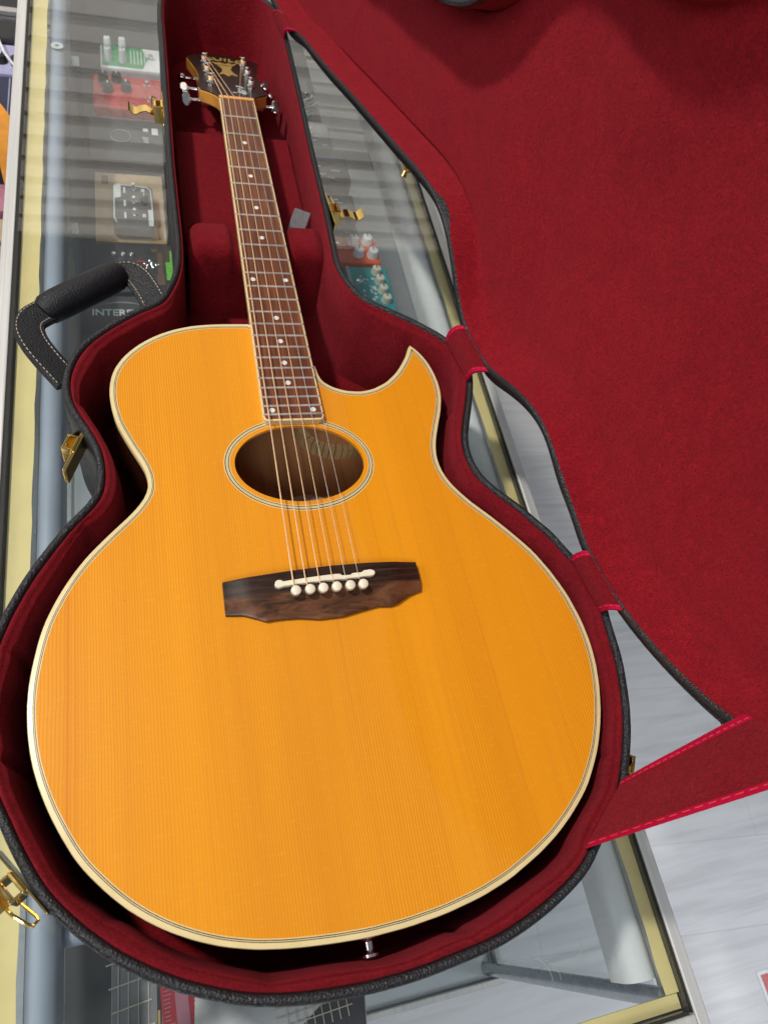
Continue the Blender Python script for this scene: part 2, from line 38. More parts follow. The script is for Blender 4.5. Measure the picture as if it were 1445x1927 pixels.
vs = scene.view_settings; vs.view_transform = 'Standard'; vs.look = 'None'; vs.exposure = 0; vs.gamma = 1; vs.use_curve_mapping = False
scene.cycles.max_bounces = 8; scene.cycles.transparent_max_bounces = 16

# ------------------------------------------------------------------ materials
class NT:
    def __init__(s, name):
        s.m = bpy.data.materials.new(name); s.m.use_nodes = True; s.t = s.m.node_tree; s.N = s.t.nodes; s.L = s.t.links
        s.b = s.N['Principled BSDF']; s.out = s.N['Material Output']; s.tc = s.N.new('ShaderNodeTexCoord')
    def lk(s, a, b): s.L.new(a, b)
    def mp(s, scale, rot=(0, 0, 0), src=None):
        n = s.N.new('ShaderNodeMapping'); n.inputs['Scale'].default_value = scale; n.inputs['Rotation'].default_value = rot
        s.lk(src or s.tc.outputs['Object'], n.inputs['Vector']); return n.outputs[0]
    def noise(s, vec, scale, detail=3, rough=.5, dist=0):
        n = s.N.new('ShaderNodeTexNoise'); n.inputs['Scale'].default_value = scale; n.inputs['Detail'].default_value = detail
        n.inputs['Roughness'].default_value = rough; n.inputs['Distortion'].default_value = dist; s.lk(vec, n.inputs['Vector']); return n.outputs[0]
    def vor(s, vec, scale, feature='F1'):
        n = s.N.new('ShaderNodeTexVoronoi'); n.feature = feature; n.inputs['Scale'].default_value = scale; s.lk(vec, n.inputs['Vector']); return n.outputs[0]
    def ramp(s, fac, stops):
        n = s.N.new('ShaderNodeValToRGB'); e = n.color_ramp.elements
        while len(e) < len(stops): e.new(0.5)
        for k, (p, c) in enumerate(stops):
            e[k].position = p; e[k].color = (*c, 1) if hasattr(c, '__len__') else (c, c, c, 1)
        s.lk(fac, n.inputs[0]); return n.outputs[0]
    def mix(s, a, b, fac, mode='MIX'):
        n = s.N.new('ShaderNodeMix'); n.data_type = 'RGBA'; n.blend_type = mode
        for sock, v in ((n.inputs['Factor'], fac), (n.inputs['A'], a), (n.inputs['B'], b)):
            if hasattr(v, 'is_output'): s.lk(v, sock)
            elif sock.type == 'VALUE': sock.default_value = v
            else: sock.default_value = (*v, 1)
        return n.outputs['Result']
    def math(s, op, a, b=0.0, c=None):
        n = s.N.new('ShaderNodeMath'); n.operation = op
        for k, v in enumerate((a, b) if c is None else (a, b, c)):
            if hasattr(v, 'is_output'): s.lk(v, n.inputs[k])
            else: n.inputs[k].default_value = v
        return n.outputs[0]
    def bump(s, h, strength, dist=.001, prev=None):
        n = s.N.new('ShaderNodeBump'); n.inputs['Strength'].default_value = strength; n.inputs['Distance'].default_value = dist
        s.lk(h, n.inputs['Height'])
        if prev: s.lk(prev, n.inputs['Normal'])
        s.lk(n.outputs[0], s.b.inputs['Normal']); return n.outputs[0]
    def set(s, **k):
        for a, v in k.items():
            sock = s.b.inputs[{'base': 'Base Color', 'rough': 'Roughness', 'metal': 'Metallic', 'spec': 'Specular IOR Level', 'coat': 'Coat Weight',
                               'coatr': 'Coat Roughness', 'sheen': 'Sheen Weight', 'sheenr': 'Sheen Roughness', 'sheent': 'Sheen Tint', 'trans': 'Transmission Weight'}[a]]
            if hasattr(v, 'is_output'): s.lk(v, sock)
            elif hasattr(v, '__len__'): sock.default_value = (*v, 1)
            else: sock.default_value = v
        return s
def plain(name, c, rough=.5, metal=0., var=.12, scale=60, bump=0., **k):
    t = NT(name); n = t.noise(t.mp((1, 1, 1)), scale, 4)
    t.set(base=t.ramp(n, [(.3, tuple(x * (1 - var) for x in c)), (.7, tuple(min(1, x * (1 + var)) for x in c))]), metal=metal, **k)
    t.set(rough=t.ramp(n, [(.3, max(0, rough - .06)), (.7, min(1, rough + .06))]))
    if bump: t.bump(n, bump)
    return t.m

def mat_spruce():
    t = NT('spruce_top')
    warp = t.noise(t.mp((9, .8, 1)), 1.0, 2)
    v = t.N.new('ShaderNodeVectorMath'); v.operation = 'MULTIPLY_ADD'
    cx = t.N.new('ShaderNodeCombineXYZ'); t.lk(t.math('MULTIPLY_ADD', warp, .03, -.015), cx.inputs[0])
    v.operation = 'ADD'; t.lk(t.tc.outputs['Object'], v.inputs[0]); t.lk(cx.outputs[0], v.inputs[1])
    w = t.N.new('ShaderNodeTexWave'); w.wave_type = 'BANDS'; w.bands_direction = 'X'; w.inputs['Scale'].default_value = 150
    w.inputs['Distortion'].default_value = 2.2; w.inputs['Detail'].default_value = 3; w.inputs['Detail Scale'].default_value = .22
    t.lk(v.outputs[0], w.inputs['Vector'])
    line = t.ramp(w.outputs[1], [(0.0, 1.0), (.28, .35), (.75, 0.0)])
    streak = t.noise(t.mp((260, 4, 1)), 1.0, 3, .6)
    broad = t.noise(t.mp((22, 1.2, 1)), 1.0, 2)
    silk = t.noise(t.mp((90, 420, 1), (0, 0, .12)), 1.0, 3, .6)
    base = t.ramp(broad, [(.25, (.69, .250, .007)), (.5, (.76, .288, .008)), (.78, (.82, .318, .010))])
    base = t.mix(base, (.58, .20, .012), t.math('MULTIPLY', line, t.ramp(t.noise(t.mp((7, 2, 1)), 1.0, 2), [(.35, .3), (.65, .78)])))
    base = t.mix(base, (.62, .23, .015), t.ramp(streak, [(.5, 0.0), (.78, .5)]))
    base = t.mix(base, (1.0, .48, .06), t.ramp(silk, [(.55, 0.0), (.8, .14)]))
    sx_ = t.N.new('ShaderNodeSeparateXYZ'); t.lk(t.tc.outputs['Object'], sx_.inputs[0])
    def streak_at(x0, w_, f_):
        d_ = t.math('ABSOLUTE', t.math('SUBTRACT', t.math('MULTIPLY_ADD', sx_.outputs[1], .006, sx_.outputs[0]), x0)); return t.math('MULTIPLY', t.math('SUBTRACT', 1.0, t.math('MINIMUM', t.math('DIVIDE', d_, w_), 1.0)), f_)
    for x0, w_, f_ in ((-.186, .0024, .55), (-.181, .0011, .35), (.052, .0012, .22), (.121, .0014, .24), (.006, .0007, .3), (-.095, .0008, .2), (.168, .001, .2)): base = t.mix(base, (.62, .17, .012), streak_at(x0, w_, f_))
    specks = t.vor(t.mp((1, 1, 1)), 26); base = t.mix(base, (.20, .08, .02), t.ramp(specks, [(.008, .6), (.016, 0.0)]))
    # faint aged rub marks near the sound hole
    t.set(base=base, rough=.4, coat=1.0, coatr=.06, spec=.12)
    t.bump(t.math('ADD', t.math('MULTIPLY', line, .5), silk), .16, .0004)
    return t.m
def mat_wood(name, dark, mid, light, scale=(180, 6, 60), rough=.45, coat=0., pores=True, axis=0, bump=.2):
    t = NT(name); n = t.noise(t.mp(scale), 1.0, 5, .6, .4); n2 = t.noise(t.mp(tuple(s * .25 for s in scale)), 1.0, 3)
    c = t.ramp(n, [(.32, dark), (.5, mid), (.68, light)])
    c = t.mix(c, mid, t.ramp(n2, [(.3, 0.0), (.7, .75)]))
    t.set(base=c, rough=rough, coat=coat, coatr=.08); t.bump(n, bump, .0005); return t.m
def mat_plush(name, dark, lit, dirt=True):
    t = NT(name); co = t.mp((1, 1, 1))
    nap = t.noise(t.mp((1, 1.7, 1), (0, 0, .5)), 38, 4, .6, 1.2); fine = t.noise(t.mp((1.6, 2.6, 1), (.3, 0, .7)), 430, 4, .75, .8)
    med = t.noise(t.mp((1, 1, 2.0), (.5, .2, 0)), 150, 3, .6, 1.2)
    c = t.ramp(nap, [(.10, dark), (.95, lit)])
    c = t.mix(c, tuple(x * .55 for x in dark), t.ramp(fine, [(.36, 1.0), (.58, 0.0)]))
    c = t.mix(c, tuple(min(1, x * 1.35) for x in lit), t.ramp(med, [(.55, 0.0), (.8, .40)]))
    if dirt:
        lint = t.vor(co, 42); c = t.mix(c, (.5, .22, .14), t.ramp(lint, [(.012, .7), (.022, 0.0)]))
    t.set(base=c, rough=.92, sheen=.22, sheenr=.45, sheent=(.9, .12, .16), spec=.15)
    h = t.math('ADD', t.math('MULTIPLY', fine, 1.0), t.math('ADD', med, t.math('MULTIPLY', nap, .7)))
    t.bump(h, .8, .0018); return t.m
def mat_tolex(name, c=(.012, .012, .014), rough=.42, scale=640, strength=.75, spec=.4):
    t = NT(name); v = t.vor(t.mp((1, 1, 1)), scale); n = t.noise(t.mp((1, 1, 1)), scale * .45, 3, .6, 1.0); big = t.noise(t.mp((1, 1, 1)), 30, 2)
    h = t.math('ADD', v, n)
    t.set(base=t.ramp(h, [(.45, tuple(x * .35 for x in c)), (1.1, tuple(x * 1.5 for x in c))]), rough=t.ramp(big, [(.3, rough - .08), (.7, rough + .1)]), spec=spec)
    t.bump(h, strength, .0009); return t.m
def mat_floor():
    t = NT('grey_plank_floor'); br = t.N.new('ShaderNodeTexBrick'); t.lk(t.mp((1, 1, 1), (0, 0, .10)), br.inputs['Vector'])
    br.inputs['Scale'].default_value = 1; br.inputs['Brick Width'].default_value = 1.2; br.inputs['Row Height'].default_value = .18
    br.inputs['Mortar Size'].default_value = .0012; br.inputs['Mortar Smooth'].default_value = .3; br.inputs['Bias'].default_value = 0
    br.inputs['Color1'].default_value = (.58, .59, .62, 1); br.inputs['Color2'].default_value = (.65, .66, .69, 1); br.inputs['Mortar'].default_value = (.47, .48, .51, 1)
    g = t.noise(t.mp((3, 45, 1), (0, 0, .10)), 1.0, 6, .65, .5); g2 = t.noise(t.mp((2.2, 7, 1), (0, 0, .10)), 1.0, 4, .6, .6)
    c = t.mix(br.outputs[0], (.40, .41, .43), t.ramp(g, [(.42, 0.0), (.72, .7)]))
    c = t.mix(c, (.74, .75, .77), t.ramp(g2, [(.45, 0.0), (.8, .5)]))
    t.set(base=c, rough=.45); t.bump(g, .1, .001); return t.m
def mat_glass(name, tint=(.955, .97, .97), gain=1.0):
    t = NT(name); t.N.remove(t.b); tr = t.N.new('ShaderNodeBsdfTransparent'); tr.inputs[0].default_value = (*tint, 1)
    gl = t.N.new('ShaderNodeBsdfGlossy'); gl.inputs['Roughness'].default_value = .004; mx = t.N.new('ShaderNodeMixShader'); fr = t.N.new('ShaderNodeFresnel')
    ge = t.N.new('ShaderNodeNewGeometry'); t.lk(t.math('MULTIPLY_ADD', ge.outputs['Backfacing'], 1 / 1.52 - 1.52, 1.52), fr.inputs[0]); t.lk(t.math('MULTIPLY', fr.outputs[0], gain), mx.inputs[0]); t.lk(tr.outputs[0], mx.inputs[1]); t.lk(gl.outputs[0], mx.inputs[2])
    # dust: a trace of diffuse
    df = t.N.new('ShaderNodeBsdfDiffuse'); df.inputs[0].default_value = (.7, .72, .75, 1); m2 = t.N.new('ShaderNodeMixShader')
    d = t.noise(t.mp((1, 1, 1)), 14, 5, .7); t.lk(t.ramp(d, [(.4, .004), (.8, .018)]), m2.inputs[0]); t.lk(mx.outputs[0], m2.inputs[1]); t.lk(df.outputs[0], m2.inputs[2])
    t.lk(m2.outputs[0], t.out.inputs[0]); return t.m
def mat_brushed(name, c, rough=.35, sc=(400, 4, 100)):
    t = NT(name); n = t.noise(t.mp(sc), 1.0, 4, .6); t.set(base=t.ramp(n, [(.3, tuple(x * .82 for x in c)), (.7, c)]), rough=t.ramp(n, [(.3, rough - .08), (.7, rough + .12)]), metal=.45)
    t.bump(n, .12, .0004); return t.m

def mat_bridge():
    t = NT('rosewood_bridge'); n = t.noise(t.mp((30, 420, 120)), 1.0, 5, .6, .5); fig = t.noise(t.mp((26, 95, 1), (0, 0, .25)), 1.0, 3, .55, 1.6); pores = t.noise(t.mp((160, 900, 1)), 1.0, 2, .7)
    dk = t.ramp(n, [(.3, (.010, .005, .004)), (.55, (.030, .013, .008)), (.75, (.065, .028, .015))])
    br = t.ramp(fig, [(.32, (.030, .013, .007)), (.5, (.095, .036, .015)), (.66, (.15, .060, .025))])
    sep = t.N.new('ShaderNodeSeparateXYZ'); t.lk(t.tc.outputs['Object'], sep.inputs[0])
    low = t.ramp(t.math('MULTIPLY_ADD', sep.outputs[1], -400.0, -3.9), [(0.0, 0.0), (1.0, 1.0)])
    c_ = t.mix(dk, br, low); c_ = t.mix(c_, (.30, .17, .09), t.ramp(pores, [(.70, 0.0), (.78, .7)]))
    t.set(base=c_, rough=.36, coat=.08, coatr=.15, spec=.35); t.bump(n, .3, .0004); return t.m
M = dict(
    spruce=mat_spruce(),
    binding=plain('aged_cream_binding', (.72, .57, .29), .3, var=.04, coat=.6, coatr=.08),
    purfling=plain('dark_purfling', (.045, .043, .03), .35),
    side_wood=mat_wood('glossy_mahogany_sides', (.035, .010, .004), (.07, .02, .008), (.11, .035, .012), (20, 20, 300), .3, 1.0),
    inside_wood=mat_wood('bare_mahogany_inside', (.38, .165, .060), (.54, .25, .095), (.64, .32, .13), (120, 8, 60), .75),
    lining_wood=plain('pale_kerfed_lining', (.60, .42, .20), .7),
    rosewood=mat_wood('rosewood_fingerboard', (.040, .011, .005), (.135, .036, .012), (.27, .085, .026), (330, 14, 60), .42, 0.15),
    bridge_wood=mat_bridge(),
    neck_wood=mat_wood('amber_neck_maple', (.42, .17, .03), (.55, .24, .045), (.66, .30, .06), (140, 8, 60), .35, .8),
    head_face=plain('dark_headstock_veneer', (.012, .006, .005), .35, coat=.12, coatr=.12, spec=.3),
    bone=plain('ivory_bone', (.80, .73, .56), .28, var=.05, coat=.5, coatr=.1),
    amber_nut=plain('amber_nut', (.75, .36, .10), .35, var=.05),
    pearl=plain('pearl_dot', (.72, .72, .70), .2, var=.12, scale=800, coat=1.0, coatr=.05),
    fret=plain('nickel_fret_wire', (.66, .62, .57), .36, .8),
    chrome=plain('chrome', (.86, .86, .88), .16, 1.0, var=.02),
    bronze=plain('bronze_string', (.95, .66, .40), .5, .55, var=.05),
    steel=plain('plain_steel_string', (.85, .80, .70), .45, .6),
    gold=plain('polished_brass', (.85, .60, .20), .14, 1.0, var=.06, scale=90),
    goldleaf=plain('gold_inlay', (.75, .52, .16), .32, .6, var=.25, scale=700),
    paper=plain('aged_paper_label', (.78, .66, .55), .8),
    ink=plain('dark_ink', (.06, .045, .04), .7),
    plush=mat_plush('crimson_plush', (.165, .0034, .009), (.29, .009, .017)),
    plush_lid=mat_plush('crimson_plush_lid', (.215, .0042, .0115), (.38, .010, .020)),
    ribbon=plain('magenta_ribbon', (.38, .003, .034), .75, var=.18, scale=700, bump=.3, spec=.12),
    thread=plain('pink_thread', (.62, .045, .06), .7),
    cream_thread=plain('cream_thread', (.50, .40, .30), .8),
    tolex=mat_tolex('black_leatherette'), leather=mat_tolex('black_handle_leather', (.009, .009, .011), .40, 700, .55, .3),
    tab=mat_tolex('grey_leather_tab', (.13, .13, .135), .5, 900, .6),
    glass=mat_glass('counter_glass', gain=1.15), shelf_glass=mat_glass('shelf_glass', (.92, .94, .94)),
    alu=mat_brushed('brushed_aluminium', (.74, .73, .71), .45),
    yellow=plain('yellowed_edge_tape', (.80, .66, .29), .5, var=.06, scale=25),
    gap=plain('dark_gap_rubber', (.02, .019, .016), .7),
    whitepaint=plain('white_enamel', (.78, .80, .80), .3, var=.03, scale=8), bluegrey=plain('blue_grey_enamel', (.33, .38, .46), .4, var=.08, scale=12),
    deck=plain('pale_cabinet_laminate', (.50, .55, .58), .4, var=.08, scale=8), dark=plain('black_plastic', (.02, .02, .022), .4), darkgrey=plain('dark_grey_enamel', (.07, .072, .078), .4),
    grey=plain('mid_grey_enamel', (.24, .25, .26), .45), tan=plain('kraft_tan_card', (.42, .31, .19), .7), red=plain('glossy_red_enamel', (.50, .03, .035), .3, coat=.5),
    green=plain('green_print', (.06, .30, .13), .5), lime=plain('lime_print', (.17, .62, .07), .6, var=.3, scale=300), teal=plain('teal_enamel', (.03, .28, .30), .4),
    orange=plain('orange_red_enamel', (.72, .11, .03), .4, var=.25, scale=30), white=plain('white_plastic', (.75, .76, .78), .4), cream=plain('cream_knob', (.68, .64, .52), .4),
    purple=plain('purple_card', (.16, .08, .32), .5), lilac=plain('lilac_panel', (.42, .40, .62), .4), grille=plain('navy_grille_cloth', (.035, .04, .075), .8), silverprint=plain('pale_silver_print', (.62, .68, .68), .35),
    orangecloth=plain('orange_strap_cloth', (.68, .27, .03), .7), clear=mat_glass('clear_plastic', (.86, .88, .92)), slat=plain('slatwall_board', (.62, .58, .53), .6, var=.05, scale=3), steelbar=plain('satin_steel', (.42, .45, .48), .28, .9),
    shelf_board=plain('charcoal_shelf_board', (.055, .057, .06), .5),
    brick=plain('brown_print', (.16, .09, .055), .6), floor=mat_floor(), pcb=plain('charcoal_print', (.05, .05, .055), .45), packred=plain('foil_red_print', (.40, .02, .03), .3), pink=plain('pink_foil', (.42, .17, .24), .3),
)

# ------------------------------------------------------------------ object helpers
GM = Matrix.Rotation(-PHI, 4, 'X'); GM.translation = (0, 0, .125 * math.cos(PHI) + .2 * math.sin(PHI))
OFF = {}
def root(name, label, cat, base=(0, 0, 0), guitar=False, group=None, rz=0.):
    o = bpy.data.objects.new(name, None); COL.objects.link(o); o.empty_display_size = .03
    b = Vector(base)
    o.matrix_world = (GM @ Matrix.Translation(b)) if guitar else Matrix.Translation(b) @ Matrix.Rotation(rz, 4, 'Z')
    OFF[o.name] = b if guitar or not rz else b
    o['label'] = label; o['category'] = cat
    if group: o['group'] = group
    return o
def top_off(p):
    while p is not None:
        if p.name in OFF: return OFF[p.name]
        p = p.parent
    return Vector((0, 0, 0))
def mk(name, V, F, mats, parent=None, smooth=True, bevel=0., mi=None, local=False, label=None, auto=40, seg=2, subsurf=0):
    me = bpy.data.meshes.new(name); off = Vector((0, 0, 0)) if local else top_off(parent)
    me.from_pydata([tuple(Vector(v) - off) for v in V], [], [tuple(f) for f in F]); me.update()
    if not isinstance(mats, (list, tuple)): mats = [mats]
    for m in mats: me.materials.append(M[m] if isinstance(m, str) else m)
    if mi is not None: me.polygons.foreach_set('material_index', mi)
    bm = bmesh.new(); bm.from_mesh(me); bmesh.ops.recalc_face_normals(bm, faces=bm.faces); bm.to_mesh(me); bm.free()
    if smooth:
        me.polygons.foreach_set('use_smooth', [True] * len(me.polygons))
        if auto: me.set_sharp_from_angle(angle=math.radians(auto))
    o = bpy.data.objects.new(name, me); COL.objects.link(o); o.parent = parent
    if bevel:
        b = o.modifiers.new('bevel', 'BEVEL'); b.width = bevel; b.segments = seg; b.limit_method = 'ANGLE'; b.angle_limit = math.radians(35)
    if subsurf:
        s = o.modifiers.new('sub', 'SUBSURF'); s.levels = subsurf; s.render_levels = subsurf
    if label: o['label'] = label
    return o
def tag(o, label, cat, group=None):
    o['label'] = label; o['category'] = cat
    if group: o['group'] = group
    return o
class MB:
    def __init__(s): s.V = []; s.F = []; s.I = []
    def add(s, V, F, i=0):
        n = len(s.V); s.V += [tuple(v) for v in V]; s.F += [tuple(a + n for a in f) for f in F]; s.I += [i] * len(F); return s
    def box(s, x0, x1, y0, y1, z0, z1, i=0, mat=None):
        V = [(x, y, z) for z in (z0, z1) for x, y in ((x0, y0), (x1, y0), (x1, y1), (x0, y1))]
        if mat is not None: V = [mat @ Vector(v) for v in V]
        return s.add(V, [(0, 3, 2, 1), (4, 5, 6, 7), (0, 1, 5, 4), (1, 2, 6, 5), (2, 3, 7, 6), (3, 0, 4, 7)], i)
    def prism(s, P, z0, z1, i=0, mat=None):
        n = len(P); V = [(x, y, z0) for x, y in P] + [(x, y, z1) for x, y in P]
        if mat is not None: V = [mat @ Vector(v) for v in V]
        return s.add(V, [tuple(range(n))[::-1], tuple(range(n, 2 * n))] + [(k, (k + 1) % n, n + (k + 1) % n, n + k) for k in range(n)], i)
    def lathe(s, prof, n=20, mat=None, i=0):
        V = []; 
        for r, z in prof: V += [(r * math.cos(2 * PI * k / n), r * math.sin(2 * PI * k / n), z) for k in range(n)]
        if mat is not None: V = [mat @ Vector(v) for v in V]
        F = [(a * n + k, a * n + (k + 1) % n, (a + 1) * n + (k + 1) % n, (a + 1) * n + k) for a in range(len(prof) - 1) for k in range(n)]
        F += [tuple(range(n))[::-1], tuple((len(prof) - 1) * n + k for k in range(n))]
        return s.add(V, F, i)
    def tube(s, P, r, n=8, i=0, closed=False):
        P = [Vector(p) for p in P]; m = len(P); V = []; rr = r if hasattr(r, '__len__') else [r] * m
        up = Vector((0, 0, 1))
        for k in range(m):
            a = P[(k - 1) % m] if closed or k > 0 else P[k]; b = P[(k + 1) % m] if closed or k < m - 1 else P[k]
            d = (b - a).normalized(); u = up if abs(d.dot(up)) < .95 else Vector((0, 1, 0)); x = d.cross(u).normalized(); y = x.cross(d)
            V += [P[k] + rr[k] * (x * math.cos(2 * PI * j / n) + y * math.sin(2 * PI * j / n)) for j in range(n)]
        F = [(a * n + j, a * n + (j + 1) % n, ((a + 1) % m) * n + (j + 1) % n, ((a + 1) % m) * n + j) for a in range(m if closed else m - 1) for j in range(n)]
        if not closed: F += [tuple(range(n))[::-1], tuple((m - 1) * n + j for j in range(n))]
        return s.add(V, F, i)
    def ribbon(s, P, wv, th, i=0):
        """flat band: centre points P, half width vectors wv, thickness th"""
        P = [Vector(p) for p in P]; m = len(P); V = []
        for k in range(m):
            d = (P[min(k + 1, m - 1)] - P[max(k - 1, 0)]).normalized(); w = Vector(wv[k] if hasattr(wv[0], '__len__') else wv); nn = w.cross(d).normalized() * th / 2
            V += [P[k] - w - nn, P[k] + w - nn, P[k] + w + nn, P[k] - w + nn]
        F = [(a * 4 + j, a * 4 + (j + 1) % 4, (a + 1) * 4 + (j + 1) % 4, (a + 1) * 4 + j) for a in range(m - 1) for j in range(4)]
        F += [(3, 2, 1, 0), tuple((m - 1) * 4 + j for j in range(4))]
        return s.add(V, F, i)
    def build(s, name, mats, parent=None, **k): return mk(name, s.V, s.F, mats, parent, mi=s.I, **k)
def text_mesh(name, txt, size, mat, parent, matrix, extrude=.0002, align='CENTER', spacing=1., bold=0., xf=None):
    c = bpy.data.curves.new(name, 'FONT'); c.body = txt; c.size = size; c.extrude = extrude; c.align_x = align; c.align_y = 'CENTER'; c.space_character = spacing; c.offset = bold; c.resolution_u = 3
    t = bpy.data.objects.new('tmp', c); COL.objects.link(t); dg = bpy.context.evaluated_depsgraph_get(); dg.update()
    me = bpy.data.meshes.new_from_object(t.evaluated_get(dg)); bpy.data.objects.remove(t); bpy.data.curves.remove(c)
    off = top_off(parent)
    for v in me.vertices:
        p = v.co.copy()
        if xf: p = xf(p)
        v.co = (matrix @ p) - off
    me.materials.clear(); me.materials.append(M[mat]); o = bpy.data.objects.new(name, me); COL.objects.link(o); o.parent = parent; return o
def offset_loop(P, d, k=1):
    """inward offset of a closed counter-clockwise or clockwise loop"""
    P = np.array(P); A = .5 * np.sum(P[:, 0] * np.roll(P[:, 1], -1) - np.roll(P[:, 0], -1) * P[:, 1]); sg = 1 if A > 0 else -1
    T0 = P - np.roll(P, k, 0); T1 = np.roll(P, -k, 0) - P
    T0 /= np.linalg.norm(T0, axis=1)[:, None] + 1e-12; T1 /= np.linalg.norm(T1, axis=1)[:, None] + 1e-12
    n0 = np.stack([-T0[:, 1], T0[:, 0]], 1) * sg; n1 = np.stack([-T1[:, 1], T1[:, 0]], 1) * sg; b = n0 + n1; b /= np.linalg.norm(b, axis=1)[:, None] + 1e-12
    c = np.clip((b * n0).sum(1), .33, 1); return P + b * (d / c)[:, None] if hasattr(d, '__len__') else P + b * (d / c)[:, None]
def inside(pts, P):
    P = np.array(P); x, y = pts[:, 0][:, None], pts[:, 1][:, None]; x0, y0 = P[:, 0], P[:, 1]; x1, y1 = np.roll(x0, -1), np.roll(y0, -1)
    c = ((y0 > y) != (y1 > y)) & (x < (x1 - x0) * (y - y0) / (y1 - y0 + 1e-15) + x0); return c.sum(1) % 2 == 1
def dist(pts, P):
    P = np.array(P); Q = np.roll(P, -1, 0); D = np.full(len(pts), 9.)
    for a, b in zip(P, Q):
        ab = b - a; t = np.clip(((pts - a) @ ab) / (ab @ ab + 1e-15), 0, 1); D = np.minimum(D, np.linalg.norm(pts - (a + t[:, None] * ab), axis=1))
    return D
def cdt(loops, sp):
    loops = [np.array(l) for l in loops]; lo = loops[0].min(0); hi = loops[0].max(0)
    gx, gy = np.meshgrid(np.arange(lo[0], hi[0], sp), np.arange(lo[1], hi[1], sp)); g = np.stack([gx.ravel(), gy.ravel()], 1) + rng.uniform(-.15, .15, (gx.size, 2)) * sp
    ok = inside(g, loops[0])
    for h in loops[1:]: ok &= ~inside(g, h)
    g = g[ok]; ok = np.ones(len(g), bool)
    for l in loops: ok &= dist(g, l) > sp * .5
    g = g[ok]; V = []; E = []
    for l in loops: n = len(V); V += [Vector(p) for p in l]; E += [(n + k, n + (k + 1) % len(l)) for k in range(len(l))]
    V += [Vector(p) for p in g]
    r = delaunay_2d_cdt(V, E, [], 0, 1e-7); vv = np.array([tuple(v) for v in r[0]]); F = [tuple(f) for f in r[2]]
    cen = np.array([vv[list(f)].mean(0) for f in F]); ok = inside(cen, loops[0])
    for h in loops[1:]: ok &= ~inside(cen, h)
    ar = np.array([abs((vv[f[1]][0] - vv[f[0]][0]) * (vv[f[2]][1] - vv[f[0]][1]) - (vv[f[2]][0] - vv[f[0]][0]) * (vv[f[1]][1] - vv[f[0]][1])) for f in F])
    return vv, [f for f, k, a in zip(F, ok, ar) if k and a > 2e-9]
def strip_faces(n, a, b): return [(a + k, a + (k + 1) % n, b + (k + 1) % n, b + k) for k in range(n)]
def rings(L3, close_last=False):
    """L3: list of equally long closed rings of 3-D points"""
    n = len(L3[0]); V = [tuple(v) for r in L3 for v in r]; F = []
    for a in range(len(L3) - 1): F += strip_faces(n, a * n, (a + 1) * n)
    return V, F
def z_at(P, z): return [(x, y, z) for x, y in P]
def sstep(a, b, x): t = np.clip((np.asarray(x) - a) / (b - a), 0, 1); return t * t * (3 - 2 * t)

# ================================================================== THE SHOP SETTING
def glass_z(y): return -.125 + .03 * (y - .2)
f = mk('floor', [(-6, -5, -.97), (6, -5, -.97), (6, 6, -.97), (-6, 6, -.97)], [(0, 1, 2, 3)], 'floor', smooth=False); f['kind'] = 'structure'

# ---- display counter
XL, XR, YN, YF = -.262, .272, -.362, 1.75
cnt = root('display_counter', 'long glass-topped display counter with aluminium edging and yellowed tape under its glass', 'display counter', (0, .5, -.97))
b = MB(); b.box(XL + .002, XR - .002, YN + .002, YF - .002, -.008, 0); b.build('glass_top', 'glass', cnt, smooth=False)
def frame_bar(name, x0, x1, y0, y1): return MB().box(x0, x1, y0, y1, -.045, .0015).build(name, 'alu', cnt, bevel=.0012, smooth=False)
frame_bar('frame_rail', XL - .0145, XL - .0015, YN - .012, YF); frame_bar('frame_rail', XR + .0015, XR + .0125, YN - .012, YF)
frame_bar('frame_rail', XL - .0010, XR + .0010, YN - .012, YN - .001)
b = MB(); b.box(XL - .0014, XL + .0022, YN, YF, -.03, -.0004); b.box(XR + .0002, XR + .0014, YN, YF, -.03, -.0004); b.box(XL + .003, XR - .003, YN - .0009, YN + .0014, -.03, -.0004)
b.build('rubber_gap', 'gap', cnt, smooth=False)
def wavy(x0, x1, y0, y1, n=90, inner=1):
    V = []; 
    for k in range(n + 1):
        y = y0 + (y1 - y0) * k / n; j = .0005 * math.sin(y * 61) + .0004 * math.sin(y * 143 + 1)
        V += [(x0 + (j if inner < 0 else 0), y, -.0095), (x1 + (j if inner > 0 else 0), y, -.0095)]
    return V, [(2 * k, 2 * k + 1, 2 * k + 3, 2 * k + 2) for k in range(n)]
V, F = wavy(XL + .004, XL + .0245, YN + .016, YF); mk('edge_tape', V, F, 'yellow', cnt)
V, F = wavy(XR - .0135, XR - .0004, YN + .014, YF, inner=-1); mk('edge_tape', V, F, 'yellow', cnt)
b = MB(); b.box(XL + .004, XR - .003, YN + .003, YN + .0135, -.0115, -.0095); b.build('edge_tape', 'yellow', cnt, smooth=False)
